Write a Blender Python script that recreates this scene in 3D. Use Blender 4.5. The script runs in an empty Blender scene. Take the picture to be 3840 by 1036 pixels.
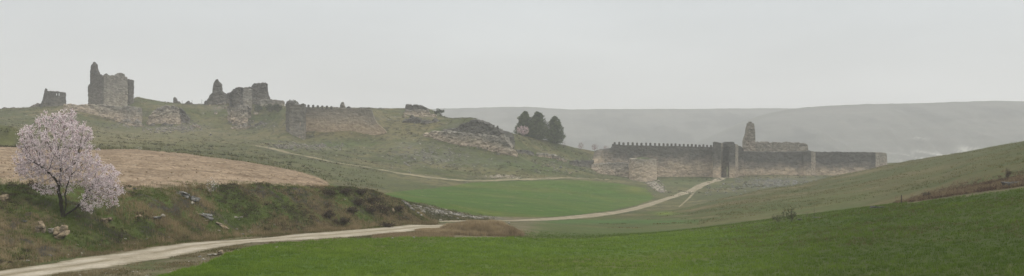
import bpy, math, random
import numpy as np
from mathutils import Vector, kdtree

random.seed(7)
RNG = np.random.default_rng(11)
HAZE = 0.0006
F = 4117.0; CX = 1920.0; YH = 600.0            # focal length and horizon, in photo pixels
SC = bpy.context.scene
COL = SC.collection

# ------------------------------------------------------------------ numpy noise
def _hash(ix, iy, iz, seed):
    h = (ix.astype(np.int64) * 374761393 + iy.astype(np.int64) * 668265263 + iz.astype(np.int64) * 2147483647 + seed * 974634777) & 0xFFFFFFFF
    h = ((h ^ (h >> 13)) * 1274126177) & 0xFFFFFFFF
    h = ((h ^ (h >> 15)) * 2246822519) & 0xFFFFFFFF
    h = h ^ (h >> 16)
    return (h & 0xFFFFFF) / float(0xFFFFFF)
def vnoise(x, y, z=None, seed=0):
    flat = z is None
    x = np.asarray(x, float); y = np.asarray(y, float)
    z = np.zeros_like(x) if z is None else np.asarray(z, float)
    fx, fy, fz = np.floor(x), np.floor(y), np.floor(z)
    tx, ty, tz = x - fx, y - fy, z - fz
    tx = tx * tx * (3 - 2 * tx); ty = ty * ty * (3 - 2 * ty); tz = tz * tz * (3 - 2 * tz)
    r = 0; 
    for a in (0, 1):
        for b in (0, 1):
            for c in ((0,) if flat else (0, 1)):
                w = (tx if a else 1 - tx) * (ty if b else 1 - ty) * (tz if c else 1 - tz)
                r = r + w * _hash(fx + a, fy + b, fz + c, seed)
    return r * 2 - 1
def fbm(x, y, z=None, oct=4, seed=0, gain=0.5):
    s = 0; a = 1.0; t = 0; f = 1.0
    x = np.asarray(x, float); y = np.asarray(y, float)
    for o in range(oct):
        s = s + a * vnoise(x * f + 17.3 * o, y * f - 9.1 * o, None if z is None else z * f, seed + o)
        t += a; a *= gain; f *= 2.03
    return s / t
def sstep(a, b, x):
    t = np.clip((x - a) / (b - a), 0, 1)
    return t * t * (3 - 2 * t)

# ------------------------------------------------------------------ terrain feature lines: (u pixel column, depth in m, y pixel row)
def Z(D, z): return YH - z * F / D             # row at which height z lies at depth D
LINES = [
 [(-1500, 3, Z(3, -4.9)), (1900, 3, Z(3, -4.9)), (5340, 3, Z(3, -3.9))],
 [(-1500, 18, Z(18, -4.2)), (0, 27, Z(27, -4.15)), (400, 31, Z(31, -4.15)), (625, 34, Z(34, -4.15)), (1060, 40, 1035), (2000, 42, 1035), (2800, 39, 1038), (3840, 34, 1036), (5340, 30, 1000)],
 [(-1500, 24, Z(24, -4.1)), (0, 33, Z(33, -4.08)), (400, 37, Z(37, -4.1)), (625, 39.8, 1028), (776, 44, 985), (851, 47.5, 952), (939, 51, 927), (1060, 55, 908), (1300, 61, 897), (1560, 65, 891), (1960, 68, 892), (2150, 72, 896), (2300, 75, 890), (2450, 77, 878), (2600, 78, 862), (2850, 76, 831), (3200, 70, 787), (3400, 67, 763), (3600, 65, 735), (3840, 62, 703), (5340, 52, 545)],
 [(-1500, 29, Z(29, -4.05)), (0, 41.5, 1005), (250, 45, 965), (500, 50, 930), (700, 54, 907), (900, 59, 889), (1060, 62, 879), (1200, 66, 866), (1550, 74, 846), (1700, 82, 836), (2000, 95, 842), (2300, 100, 860), (2450, 98, 868), (2600, 95, 862), (2850, 94, 838), (3200, 86, 792), (3400, 79, 754), (3500, 78, 730), (3600, 76, 706), (3840, 72, 660), (5340, 62, 460)],
 [(-1500, 38, 685), (0, 52, 693), (300, 55, 700), (500, 57, 712), (640, 60, 702), (800, 64, 695), (1000, 69, 697), (1200, 74, 702), (1300, 76, 704), (1400, 79, 718), (1500, 82, 755), (1560, 84, 800), (1620, 87, 831), (1800, 98, 829), (2000, 110, 832), (2150, 115, 838), (2300, 122, 838), (2450, 135, 815), (2600, 150, 782), (2850, 175, 716), (3000, 185, 690), (3200, 190, 650), (3400, 195, 608), (3600, 195, 575), (3840, 190, 535), (5340, 180, 330)],
 [(-1500, 90, 535), (0, 100, 552), (300, 105, 562), (500, 108, 565), (700, 110, 580), (900, 108, 605), (1100, 100, 640), (1190, 94, 664), (1225, 90, 682), (1300, 92, 720), (1450, 95, 752), (1510, 97, 758), (1600, 99, 778), (1700, 103, 800), (1800, 110, 818), (2000, 120, 822), (2300, 145, 815), (2450, 165, 792), (2600, 180, 772), (2850, 200, 725), (3000, 215, 702), (3200, 225, 668), (3400, 240, 650), (3840, 250, 630), (5340, 250, 560)],
 [(-1500, 115, 540), (0, 118, 553), (400, 130, 562), (700, 132, 580), (900, 132, 604), (1100, 132, 642), (1250, 132, 690), (1450, 140, 722), (1600, 150, 738), (1800, 155, 745), (2100, 168, 758), (2300, 188, 762), (2450, 205, 752), (2600, 220, 735), (2850, 240, 705), (3000, 245, 690), (3200, 252, 672), (3400, 260, 655), (3840, 285, 640), (5340, 300, 600)],
 [(-1500, 200, 480), (0, 200, 500), (400, 205, 518), (700, 210, 535), (960, 215, 558), (1200, 215, 592), (1500, 210, 652), (1770, 208, 684), (1900, 215, 682), (2100, 230, 677), (2300, 245, 682), (2450, 258, 690), (2600, 268, 688), (2850, 275, 678), (3000, 278, 672), (3200, 282, 664), (3400, 290, 650), (3840, 310, 640), (5340, 330, 600)],
 [(-1500, 280, 445), (0, 290, 434), (250, 298, 430), (330, 300, 446), (480, 303, 472), (540, 303, 480), (620, 302, 474), (700, 302, 480), (860, 306, 488), (930, 306, 490), (1000, 300, 480), (1075, 280, 488), (1141, 274, 526), (1200, 277, 513), (1300, 277, 513), (1400, 278, 521), (1450, 279, 502), (1500, 276, 506), (1586, 275, 513), (1644, 270, 534), (1730, 266, 555), (1845, 262, 577), (1900, 260, 585), (1937, 263, 582), (2000, 275, 592), (2120, 284, 614), (2210, 292, 632), (2250, 296, 652), (2345, 298, 664), (2375, 291, 679), (2411, 289.5, 684), (2447, 291, 680), (2478, 298, 667), (2600, 299, 666), (2730, 300, 664), (2850, 300, 658), (3100, 300, 657), (3280, 300, 662), (3350, 302, 648), (3840, 335, 640), (5340, 360, 600)],
 [(-1500, 315, 425), (0, 315, 416), (240, 312, 401), (330, 312, 399), (505, 314, 402), (560, 316, 404), (700, 318, 405), (780, 322, 412), (860, 318, 420), (930, 320, 428), (1000, 320, 422), (1075, 300, 425), (1150, 286, 430), (1390, 288, 425), (1450, 292, 450), (1500, 296, 446), (1586, 296, 446), (1660, 288, 458), (1700, 284, 462), (1740, 278, 458), (1776, 275, 450), (1816, 273, 464), (1875, 272, 495), (1900, 275, 515), (1937, 282, 522), (2000, 292, 542), (2100, 302, 566), (2200, 308, 590), (2290, 312, 606), (2400, 312, 640), (2700, 312, 650), (3200, 312, 648), (3350, 318, 628), (3840, 350, 635), (5340, 380, 600)],
 [(-1500, 335, 412), (0, 335, 409), (200, 335, 406), (330, 335, 399), (480, 335, 397), (504, 337, 364), (520, 338, 367), (560, 340, 376), (620, 340, 387), (700, 340, 391), (780, 340, 392), (870, 340, 385), (960, 340, 380), (1000, 338, 392), (1080, 335, 402), (1150, 330, 408), (1300, 330, 411), (1400, 330, 411), (1460, 330, 409), (1540, 330, 408), (1615, 325, 410), (1640, 322, 424), (1665, 318, 440), (1700, 310, 446), (1770, 300, 444), (1820, 295, 462), (1850, 294, 478), (1900, 294, 496), (1960, 300, 507), (2050, 305, 527), (2150, 315, 552), (2290, 322, 578), (2400, 325, 605), (2700, 330, 620), (3200, 330, 622), (3290, 332, 612), (3400, 336, 609), (3480, 340, 612), (3840, 370, 630), (5340, 400, 600)],
 [(-1500, 480, Z(480, -12)), (1000, 480, Z(480, -14)), (2000, 470, Z(470, -18)), (5340, 480, Z(480, -18))],
 [(-1500, 700, Z(700, -24)), (5340, 700, Z(700, -24))],
 [(-1500, 2300, Z(2300, -24)), (5340, 2300, Z(2300, -24))],
]
NL = len(LINES)
_K = [(-14, .2), (-7, .2), (0, .2), (7, .2), (14, .2)]
def lines_at(u):
    """depth and height of every feature line at columns u -> (NL, n)"""
    u = np.atleast_1d(np.asarray(u, float))
    Ds = np.zeros((NL, len(u))); Zs = np.zeros((NL, len(u)))
    for j, L in enumerate(LINES):
        a = np.array(L, float)
        zc = -(a[:, 2] - YH) * a[:, 1] / F
        for du, w in _K:
            Ds[j] += w * np.interp(u + du, a[:, 0], a[:, 1])
            Zs[j] += w * np.interp(u + du, a[:, 0], zc)
    return Ds, Zs
def slopes(Ds, Zs):
    h = Ds[1:] - Ds[:-1]; d = (Zs[1:] - Zs[:-1]) / h
    m = np.zeros_like(Zs); m[0] = d[0]; m[-1] = d[-1]
    a, b = d[:-1], d[1:]
    same = a * b > 0
    w1 = 2 * h[1:] + h[:-1]; w2 = h[1:] + 2 * h[:-1]
    with np.errstate(all='ignore'):
        hm = (w1 + w2) / (w1 / a + w2 / b)
    m[1:-1] = np.where(same, hm, 0)
    return m
def herm(z0, z1, m0, m1, h, s):
    s2, s3 = s * s, s * s * s
    return (2*s3 - 3*s2 + 1)*z0 + (s3 - 2*s2 + s)*h*m0 + (-2*s3 + 3*s2)*z1 + (s3 - s2)*h*m1
def lump(X, Y, x0, y0, rx, ry, h):
    r = ((X - x0) / rx) ** 2 + ((Y - y0) / ry) ** 2
    return h * np.clip(1 - r, 0, 1) ** 0.8
def relief(X, Y, t, u):
    """natural unevenness added to the smooth terrain; t = position among the feature lines"""
    r = np.zeros_like(X)
    def add(m, f):
        i = np.nonzero(m > 1e-4)
        if len(i[0]): r[i] += m[i] * f(X[i], Y[i])
    add(sstep(3.05, 3.3, t) * (1 - sstep(3.9, 4.05, t)) * (1 - sstep(1560, 1660, u)), lambda x, y: 0.34 * fbm(x / 2.2, y / 2.2, oct=4, seed=3) + 0.10 * fbm(x / .5, y / .5, oct=2, seed=4))
    add(sstep(4.02, 4.1, t) * (1 - sstep(4.95, 5.0, t)) * (1 - sstep(1200, 1260, u)), lambda x, y: 0.10 * fbm(x / .45, y / .45, oct=3, seed=8) + 0.12 * fbm(x / 7, y / 7, oct=2, seed=9))
    add(1 - sstep(1.9, 2.2, t), lambda x, y: 0.10 * fbm(x / 7, y / 7, oct=3, seed=5) + 0.03 * fbm(x / .5, y / .5, oct=2, seed=6))
    add(sstep(3.0, 3.6, t) * (1 - sstep(4.8, 5.2, t)) * sstep(2000, 2300, u), lambda x, y: 0.25 * fbm(x / 11, y / 11, oct=4, seed=12) + 0.05 * fbm(x / 1, y / 1, oct=2, seed=13))
    add(sstep(5.9, 6.6, t) * (1 - sstep(9.8, 10.0, t) * .7) * (1 - sstep(11, 11.5, t)), lambda x, y: 0.35 * fbm(x / 9, y / 9, oct=4, seed=21) + 0.14 * fbm(x / 1.6, y / 1.6, oct=3, seed=22))
    add(sstep(7.0, 7.5, t) * (1 - sstep(9.0, 9.6, t)) * (1 - sstep(2150, 2300, u)), lambda x, y: 0.5 * np.abs(fbm(x / 4, y / 2.5, oct=4, seed=31)))
    add(sstep(4.3, 4.8, t) * (1 - sstep(5.1, 5.6, t)) * sstep(1420, 1500, u) * (1 - sstep(1820, 1900, u)), lambda x, y: 0.22 * fbm(x / .9, y / .9, oct=3, seed=41))
    # low mound of dry grass beside the track
    mx = (1805 - CX) * 71.5 / F
    r += lump(X, Y, mx, 71.3, 2.7, 2.2, 0.62)
    # small earth bank on the far left behind the ploughed field
    l_ = lump(X, Y, (0 - CX) * 128 / F, 128, 4.6, 9, 2.3)
    add((l_ > 0) * 1.0, lambda x, y: lump(x, y, (0 - CX) * 128 / F, 128, 4.6, 9, 2.3) * (1 + .25 * fbm(x / 1.5, y / 1.5, oct=3, seed=51)))
    return r
def ground(X, Y):
    X = np.atleast_1d(np.asarray(X, float)); Y = np.atleast_1d(np.asarray(Y, float))
    u = X * F / Y + CX
    Ds, Zs = lines_at(u); m = slopes(Ds, Zs)
    j = np.clip((Y[None, :] >= Ds).sum(0) - 1, 0, NL - 2)
    k = np.arange(len(u))
    h = Ds[j + 1, k] - Ds[j, k]; s = np.clip((Y - Ds[j, k]) / h, 0, 1)
    z = herm(Zs[j, k], Zs[j + 1, k], m[j, k], m[j + 1, k], h, s)
    return z + relief(X, Y, j + s, u)
def gz(X, Y): return float(ground([X], [Y])[0])
_RAYD = np.geomspace(26, 420, 420)
def hit(u, y, dmin=0):
    """world point where the sight line of photo pixel (u, y) meets the terrain"""
    D = _RAYD[_RAYD > dmin]
    for rep in range(2):
        g = ground((u - CX) * D / F, D); ray = -(y - YH) * D / F
        k = int(np.argmax(g >= ray))
        if not (g[k] >= ray[k]): k = int(np.argmin(ray - g))
        if k == 0: return (u - CX) * D[0] / F, D[0], g[0]
        D = np.linspace(D[k - 1], D[k], 14)
    d = D[min(k, len(D) - 1)] if rep == 0 else D[-1]
    g = ground((u - CX) * D / F, D); ray = -(y - YH) * D / F
    k = int(np.argmax(g >= ray)) if (g >= ray).any() else int(np.argmin(ray - g))
    return (u - CX) * D[k] / F, D[k], g[k]
def wp(u, D, y): return ((u - CX) * D / F, D, -(y - YH) * D / F)

# ------------------------------------------------------------------ object helpers
def tag(o, label=None, cat=None, group=None, kind=None):
    if label: o['label'] = label
    if cat: o['category'] = cat
    if group: o['group'] = group
    if kind: o['kind'] = kind
    return o
def empty(name, loc, label=None, cat=None, group=None):
    o = bpy.data.objects.new(name, None); COL.objects.link(o); o.location = loc
    o.empty_display_size = .3
    return tag(o, label, cat, group)
def mesh_obj(name, V, Fc, mat, parent=None, colors=None, smooth=False, origin=None, hr=None):
    """V (n,3) world coordinates; Fc (m,k) array of one polygon size or a list of faces"""
    V = np.asarray(V, float)
    if origin is None:
        if parent is not None:
            origin = np.array(parent.matrix_world.translation) if parent.parent is None else np.array([0, 0, 0.])
            origin = np.array(world_loc(parent))
        else:
            origin = np.array([(V[:, 0].min() + V[:, 0].max()) / 2, (V[:, 1].min() + V[:, 1].max()) / 2, V[:, 2].min()])
    else: origin = np.array(origin, float)
    me = bpy.data.meshes.new(name)
    P = V - origin
    if isinstance(Fc, np.ndarray):
        m, k = Fc.shape
        me.vertices.add(len(P)); me.vertices.foreach_set('co', P.astype(np.float32).ravel())
        me.loops.add(m * k); me.loops.foreach_set('vertex_index', Fc.astype(np.int32).ravel())
        me.polygons.add(m)
        me.polygons.foreach_set('loop_start', (np.arange(m) * k).astype(np.int32))
        me.polygons.foreach_set('loop_total', np.full(m, k, np.int32))
        me.update(calc_edges=True); me.validate()
    else:
        me.from_pydata([tuple(p) for p in P], [], [tuple(int(i) for i in f) for f in Fc]); me.update()
    if colors is not None:
        c = np.ones((len(P), 4), np.float32); c[:, :3] = colors
        at = me.color_attributes.new('alb', 'FLOAT_COLOR', 'POINT'); at.data.foreach_set('color', c.ravel())
    if hr is not None:
        at = me.attributes.new('hrel', 'FLOAT', 'POINT'); at.data.foreach_set('value', np.asarray(hr, np.float32))
    if smooth: me.polygons.foreach_set('use_smooth', np.ones(len(me.polygons), bool))
    me.materials.append(mat)
    o = bpy.data.objects.new(name, me); COL.objects.link(o)
    if parent is not None:
        o.parent = parent; o.location = Vector(origin) - Vector(world_loc(parent))
    else: o.location = origin
    return o
def world_loc(o):
    l = Vector(o.location)
    while o.parent is not None:
        o = o.parent; l = l + Vector(o.location)
    return l

# ------------------------------------------------------------------ materials
def nt(name):
    m = bpy.data.materials.new(name); m.use_nodes = True
    n = m.node_tree.nodes; n.clear()
    out = n.new('ShaderNodeOutputMaterial'); b = n.new('ShaderNodeBsdfPrincipled')
    m.node_tree.links.new(b.outputs[0], out.inputs[0])
    b.inputs['Roughness'].default_value = .95; b.inputs['Specular IOR Level'].default_value = .15
    return m, n, m.node_tree.links, b
def N(n, t, **kw):
    x = n.new(t)
    for k, v in kw.items():
        if k in x.inputs.keys(): x.inputs[k].default_value = v
        else: setattr(x, k, v)
    return x
def noise_node(n, l, scale, vec=None, detail=4, rough=.6, stretch=None):
    tc = n.new('ShaderNodeNewGeometry')
    src = tc.outputs['Position']
    if stretch:
        mp = n.new('ShaderNodeMapping'); mp.inputs['Scale'].default_value = stretch
        l.new(src, mp.inputs[0]); src = mp.outputs[0]
    x = n.new('ShaderNodeTexNoise'); x.inputs['Scale'].default_value = scale
    x.inputs['Detail'].default_value = detail; x.inputs['Roughness'].default_value = rough
    l.new(src, x.inputs['Vector'])
    return x
def attr_mat(name, scales=((1.2, .5), (6, .5)), bump=.3, bscale=5, rough=.95, trans=0, stretch=None):
    """albedo from the 'alb' attribute, broken up by two sizes of noise"""
    m, n, l, b = nt(name)
    a = n.new('ShaderNodeAttribute'); a.attribute_name = 'alb'
    cur = a.outputs['Color']
    for sc, amt in scales:
        x = noise_node(n, l, sc, stretch=stretch)
        mr = N(n, 'ShaderNodeMapRange'); mr.inputs['From Min'].default_value = .25; mr.inputs['From Max'].default_value = .75
        mr.inputs['To Min'].default_value = 1 - amt; mr.inputs['To Max'].default_value = 1 + amt
        l.new(x.outputs['Fac'], mr.inputs['Value'])
        vm = N(n, 'ShaderNodeVectorMath', operation='SCALE'); l.new(cur, vm.inputs[0]); l.new(mr.outputs[0], vm.inputs['Scale'])
        cur = vm.outputs[0]
    l.new(cur, b.inputs['Base Color'])
    b.inputs['Roughness'].default_value = rough
    if bump:
        x = noise_node(n, l, bscale, detail=5)
        bp = n.new('ShaderNodeBump'); bp.inputs['Strength'].default_value = bump; bp.inputs['Distance'].default_value = .15
        l.new(x.outputs['Fac'], bp.inputs['Height']); l.new(bp.outputs[0], b.inputs['Normal'])
    if trans:
        out = [q for q in n if q.type == 'OUTPUT_MATERIAL'][0]
        tr = n.new('ShaderNodeBsdfTranslucent'); l.new(cur, tr.inputs['Color'])
        mx = n.new('ShaderNodeMixShader'); mx.inputs[0].default_value = trans
        l.new(b.outputs[0], mx.inputs[1]); l.new(tr.outputs[0], mx.inputs[2]); l.new(mx.outputs[0], out.inputs[0])
    return m
M_GROUND = attr_mat('earth_and_turf', ((.35, .18), (2.2, .28), (9, .3)), .5, 4)
M_FIELD = attr_mat('young_wheat', ((.5, .12), (5, .3)), .4, 7)
M_PLOUGH = attr_mat('ploughed_soil', ((1.2, .18), (7, .42)), .8, 6)
M_ROAD = attr_mat('white_gravel', ((.9, .12), (8, .22)), .4, 9)
M_LEAF = attr_mat('foliage', ((3, .2),), 0, trans=.25)
M_PETAL = attr_mat('petals', ((4, .08),), 0, trans=.35, rough=.8)
M_BARK = attr_mat('bark', ((3, .25), (25, .4)), .5, 20)
M_ROCK = attr_mat('limestone', ((2.5, .3), (12, .35)), .7, 8)
M_HILL = attr_mat('distant_slope', ((.02, .10), (.12, .14)), 0, stretch=(1, 1, 6))

def stone_mat(name, low, mid, high, h1=.35, h2=.6, soft=.12, course=1.0, con=.5):
    """rubble masonry: clean stone low on the wall, dark lichen above; courses and single stones vary"""
    m, n, l, b = nt(name)
    a = n.new('ShaderNodeAttribute'); a.attribute_name = 'hrel'
    x = noise_node(n, l, .35, detail=6, rough=.65)
    ma = N(n, 'ShaderNodeMath', operation='MULTIPLY_ADD'); ma.inputs[1].default_value = .75; ma.inputs[2].default_value = -.375
    l.new(x.outputs['Fac'], ma.inputs[0])
    ad = N(n, 'ShaderNodeMath', operation='ADD'); l.new(a.outputs['Fac'], ad.inputs[0]); l.new(ma.outputs[0], ad.inputs[1])
    r = n.new('ShaderNodeValToRGB'); e = r.color_ramp.elements
    e[0].position = max(0, h1 - soft); e[0].color = (*low, 1); e[1].position = min(1, h2 + soft); e[1].color = (*high, 1)
    q = e.new((h1 + h2) / 2); q.color = (*mid, 1)
    l.new(ad.outputs[0], r.inputs[0]); cur = r.outputs[0]
    # single stones, longer than high
    mp = n.new('ShaderNodeMapping'); mp.inputs['Scale'].default_value = (1, 1, 1.9)
    g = n.new('ShaderNodeNewGeometry'); l.new(g.outputs['Position'], mp.inputs[0])
    v = n.new('ShaderNodeTexVoronoi'); v.inputs['Scale'].default_value = 1.5 * course; l.new(mp.outputs[0], v.inputs['Vector'])
    sp = n.new('ShaderNodeSeparateColor'); l.new(v.outputs['Color'], sp.inputs[0])
    y = noise_node(n, l, 1.6, detail=6, rough=.75, stretch=(1, 1, 2.6))
    s = N(n, 'ShaderNodeMath', operation='ADD'); l.new(sp.outputs[0], s.inputs[0]); l.new(y.outputs['Fac'], s.inputs[1])
    mr = n.new('ShaderNodeMapRange'); mr.inputs['From Min'].default_value = .3; mr.inputs['From Max'].default_value = 1.7
    mr.inputs['To Min'].default_value = 1 - con; mr.inputs['To Max'].default_value = 1 + con; l.new(s.outputs[0], mr.inputs['Value'])
    vm = N(n, 'ShaderNodeVectorMath', operation='SCALE'); l.new(cur, vm.inputs[0]); l.new(mr.outputs[0], vm.inputs['Scale'])
    # dark joints and missing stones
    y2 = noise_node(n, l, 2.8, detail=3, rough=.7)
    mr2 = n.new('ShaderNodeMapRange'); mr2.inputs['From Min'].default_value = .32; mr2.inputs['From Max'].default_value = .45
    mr2.inputs['To Min'].default_value = 1 - con; mr2.inputs['To Max'].default_value = 1; l.new(y2.outputs['Fac'], mr2.inputs['Value'])
    vm2 = N(n, 'ShaderNodeVectorMath', operation='SCALE'); l.new(vm.outputs[0], vm2.inputs[0]); l.new(mr2.outputs[0], vm2.inputs['Scale'])
    l.new(vm2.outputs[0], b.inputs['Base Color'])
    bp = n.new('ShaderNodeBump'); bp.inputs['Strength'].default_value = .7; bp.inputs['Distance'].default_value = .2
    l.new(s.outputs[0], bp.inputs['Height']); l.new(bp.outputs[0], b.inputs['Normal'])
    return m
# ------------------------------------------------------------------ terrain mesh, split into its named fields
def lerpc(c, d, w):
    return c * (1 - w[..., None]) + np.array(d) * w[..., None]
U_COLS = np.concatenate([np.arange(-1500, -100, 25.), np.arange(-100, 3940, 3.6), np.arange(3940, 5341, 25.)])
SEG_ROWS = [14, 60, 46, 60, 120, 90, 40, 110, 110, 60, 40, 14, 8, 8]
SEG_ROWS = SEG_ROWS[:NL - 1]
def build_terrain():
    u = U_COLS; nu = len(u)
    Ds, Zs = lines_at(u); m = slopes(Ds, Zs)
    D, Zz, T = [], [], []
    for j in range(NL - 1):
        k = SEG_ROWS[j]
        for i in range(k + (1 if j == NL - 2 else 0)):
            s = i / k
            h = Ds[j + 1] - Ds[j]
            D.append(Ds[j] + s * h); Zz.append(herm(Zs[j], Zs[j + 1], m[j], m[j + 1], h, s)); T.append(np.full(nu, j + s))
    D = np.array(D); Zz = np.array(Zz); T = np.array(T); nr = len(D)
    Uu = np.broadcast_to(u, D.shape).copy()
    X = (Uu - CX) * D / F
    Zf = Zz + relief(X.ravel(), D.ravel(), T.ravel(), Uu.ravel()).reshape(D.shape)
    y = YH - Zf * F / D
    # ---- albedo
    n1 = fbm(X / 3, D / 3, oct=4, seed=61); n2 = fbm(X / .8, D / .8, oct=3, seed=62)
    n3 = fbm(X / 14, D / 14, oct=4, seed=63); n4 = fbm(X / .35, D / .35, oct=2, seed=64)
    c = np.zeros(D.shape + (3,)); c[:] = (.062, .074, .030)                       # dull turf
    # near wheat
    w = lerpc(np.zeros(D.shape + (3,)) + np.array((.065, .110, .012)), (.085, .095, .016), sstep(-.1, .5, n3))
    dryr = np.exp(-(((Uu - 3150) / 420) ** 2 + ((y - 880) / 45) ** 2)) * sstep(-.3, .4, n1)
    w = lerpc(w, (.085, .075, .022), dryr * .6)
    w = lerpc(w, (.034, .044, .006), sstep(2300, 3300, Uu) * .8)  # uneven exposure put into the colour: wheat darkens towards the right
    near = (1 - sstep(1.92, 2.06, T + .05 * n1))
    # verge by the road
    v = lerpc(np.zeros(D.shape + (3,)) + np.array((.125, .105, .060)), (.062, .070, .022), sstep(-.05, .5, n1 + .4 * n2))
    c = lerpc(c, [0, 0, 0], np.ones(D.shape)) + v
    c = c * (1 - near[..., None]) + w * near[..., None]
    # bank
    bank = lerpc(np.zeros(D.shape + (3,)) + np.array((.065, .085, .022)), (.120, .095, .050), sstep(-.15, .4, n1 * .8 + .5 * n2))
    bank = lerpc(bank, (.045, .040, .030), sstep(.15, .5, n3 * .5 + n2))
    
    bw = sstep(3.0, 3.1, T) * (Uu < 1700)
    c = c * (1 - bw[..., None]) + bank * bw[..., None]
    # right side: brown-green slope with contour streaks
    n5 = fbm(X / 13 + D / 30, D / 8, oct=5, seed=71)
    n6 = fbm(X / 4, D / 4, oct=4, seed=72)
    brown = np.exp(-(((Uu - 2850) / 620) ** 2)) * .9 + .12
    sl = lerpc(np.zeros(D.shape + (3,)) + np.array((.072, .078, .020)), (.122, .098, .040), sstep(-.35, .35, n5 + .5 * n6) * brown)
    sl = lerpc(sl, (.058, .075, .018), sstep(.05, .4, -n5 + .6 * n1) * .7)
    sl = lerpc(sl, (.20, .158, .09), sstep(.15, .45, n6 + .5 * n5) * .38 * brown)
    sl = sl * .84
    sw = sstep(1950, 2120, Uu) * sstep(2.0, 2.15, T)
    c = c * (1 - sw[..., None]) + sl * sw[..., None]
    lowg = sw * np.exp(-((y - 832) / 9) ** 2) * (Uu < 2620) + sw * (1 - sstep(880, 900, y + 8 * n1)) * 0
    c = lerpc(c, (.045, .10, .018), np.clip(lowg, 0, 1) * .8)
    c = lerpc(c, (.11, .15, .02), np.exp(-(((Uu - 2495) / 40) ** 2 + ((y - 801) / 6) ** 2)))
    # green foot of the brown slope merging into the near wheat
    gm = sw * sstep(850, 895, y + 14 * n1) * (1 - sstep(2400, 2900, Uu))
    c = lerpc(c, (.055, .092, .014), np.clip(gm, 0, 1) * .85)
    lowb = sstep(1.98, 2.05, T) * (1 - sstep(2.9, 3.7, T)) * sstep(1950, 2050, Uu) * (1 - sstep(3150, 3350, Uu))
    c = lerpc(c, (.058, .082, .017), lowb * (.55 + .35 * sstep(-.3, .3, n1)))
    # heather strip on the right
    hw = sstep(2.0, 2.2, T) * (1 - sstep(2.9, 3.05, T)) * sstep(3350, 3450, Uu)
    c = lerpc(c, (.085, .062, .040), hw)
    # hillside behind
    n7 = fbm(X / 7, D / 2.2, oct=4, seed=73)
    hs = lerpc(np.zeros(D.shape + (3,)) + np.array((.056, .066, .017)), (.125, .108, .046), sstep(-.25, .4, n3 * .8 + .5 * n1 + .5 * n7))
    hs = lerpc(hs, (.030, .034, .016), sstep(.0, .4, n2 + .5 * n7) * .75)
    hwgt = sstep(5.0, 5.12, T)
    c = c * (1 - hwgt[..., None]) + hs * hwgt[..., None]
    # paler dry slope under the keep
    pale = np.exp(-(((Uu - 420) / 420) ** 2 + ((y - 520) / 38) ** 2)) * sstep(5.8, 6.2, T) * (1 - sstep(7.9, 8.2, T))
    c = lerpc(c, (.135, .120, .056), np.clip(pale, 0, 1) * .75)
    pale2 = np.exp(-(((Uu - 1250) / 350) ** 2 + ((y - (640 + (Uu - 1250) * .15)) / 34) ** 2)) * sstep(5.8, 6.2, T) * (1 - sstep(7.0, 7.3, T))
    c = lerpc(c, (.085, .090, .034), np.clip(pale2, 0, 1) * .6)
    # grey rocky patches on the hillside
    for (pu, py, ru, ry, amt) in ((1620, 585, 150, 30, .9), (1200, 552, 110, 12, .8), (1080, 548, 60, 10, .6), (1530, 545, 60, 14, .7), (620, 482, 60, 10, .9),
                                  (720, 478, 50, 14, .7), (960, 465, 60, 14, .5), (2900, 690, 120, 18, .9), (2150, 620, 90, 14, .4), (1850, 610, 120, 14, .5),
                                  (830, 408, 60, 12, .8), (1590, 434, 60, 9, .8), (1880, 664, 50, 4, 1.0), (1450, 445, 60, 9, .4), (3000, 672, 160, 9, .5), (1700, 470, 50, 14, .5),
                                  (480, 468, 60, 9, .5), (2480, 708, 40, 22, .4)):
        g = np.exp(-(((Uu - pu) / ru) ** 2 + ((y - py) / ry) ** 2)) * amt * (T > 5) * sstep(-.35, .25, n2 + .6 * n1)
        c = lerpc(c, (.145, .135, .115), np.clip(g, 0, 1) * .7)
    c = lerpc(c, (.30, .25, .17), np.clip(np.exp(-(((Uu - 1885) / 50) ** 2 + ((y - 664) / 4) ** 2)) * sstep(-.2, .3, n2), 0, 1) * (T > 6))
    c = lerpc(c, (.36, .33, .26), sstep(.62, .72, n2 + .25 * n4) * (T > 7) * (T < 9.6) * .6)
    grn = np.exp(-(((Uu - 2000) / 220) ** 2 + ((y - 620) / 30) ** 2)) + np.exp(-(((Uu - 780) / 70) ** 2 + ((y - 450) / 22) ** 2)) + np.exp(-(((Uu - 1300) / 200) ** 2 + ((y - 545) / 16) ** 2)) + np.exp(-(((Uu - 2570) / 130) ** 2 + ((y - 685) / 16) ** 2)) + np.exp(-(((Uu - 1000) / 90) ** 2 + ((y - 440) / 16) ** 2))
    c = lerpc(c, (.046, .080, .014), np.clip(grn, 0, 1) * .6 * (T > 6) * sstep(-.5, .2, n1))
    # stony embankment behind the bank
    ew = sstep(4.15, 4.4, T) * (1 - sstep(5.1, 5.25, T)) * sstep(1400, 1450, Uu) * (1 - sstep(1830, 1930, Uu))
    ec = lerpc(np.zeros(D.shape + (3,)) + np.array((.085, .078, .055)), (.17, .155, .125), sstep(-.05, .35, n2 + .5 * n4 - (1 - sstep(4.6, 4.95, T)) * .35))
    c = c * (1 - ew[..., None]) + ec * ew[..., None]
    # ploughed soil
    pw = sstep(3.99, 4.03, T + .015 * n2) * (1 - sstep(4.985, 5.0, T + .006 * n1)) * (1 - sstep(1225, 1240, Uu + 6 * n2))
    pc = lerpc(np.zeros(D.shape + (3,)) + np.array((.205, .150, .098)), (.285, .215, .145), sstep(-.4, .4, n2 + .4 * n3))
    pc = lerpc(pc, (.135, .090, .052), sstep(.2, .6, n4 + .25 * n1) * .75)
    pc = pc * (1 + .16 * vnoise(Uu / 300, T * 55 + Uu / 500, seed=78))[..., None]
    pc = lerpc(pc, (.42, .36, .27), sstep(.62, .8, fbm(X / .3, D / .3, oct=2, seed=77)) * .7)
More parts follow.
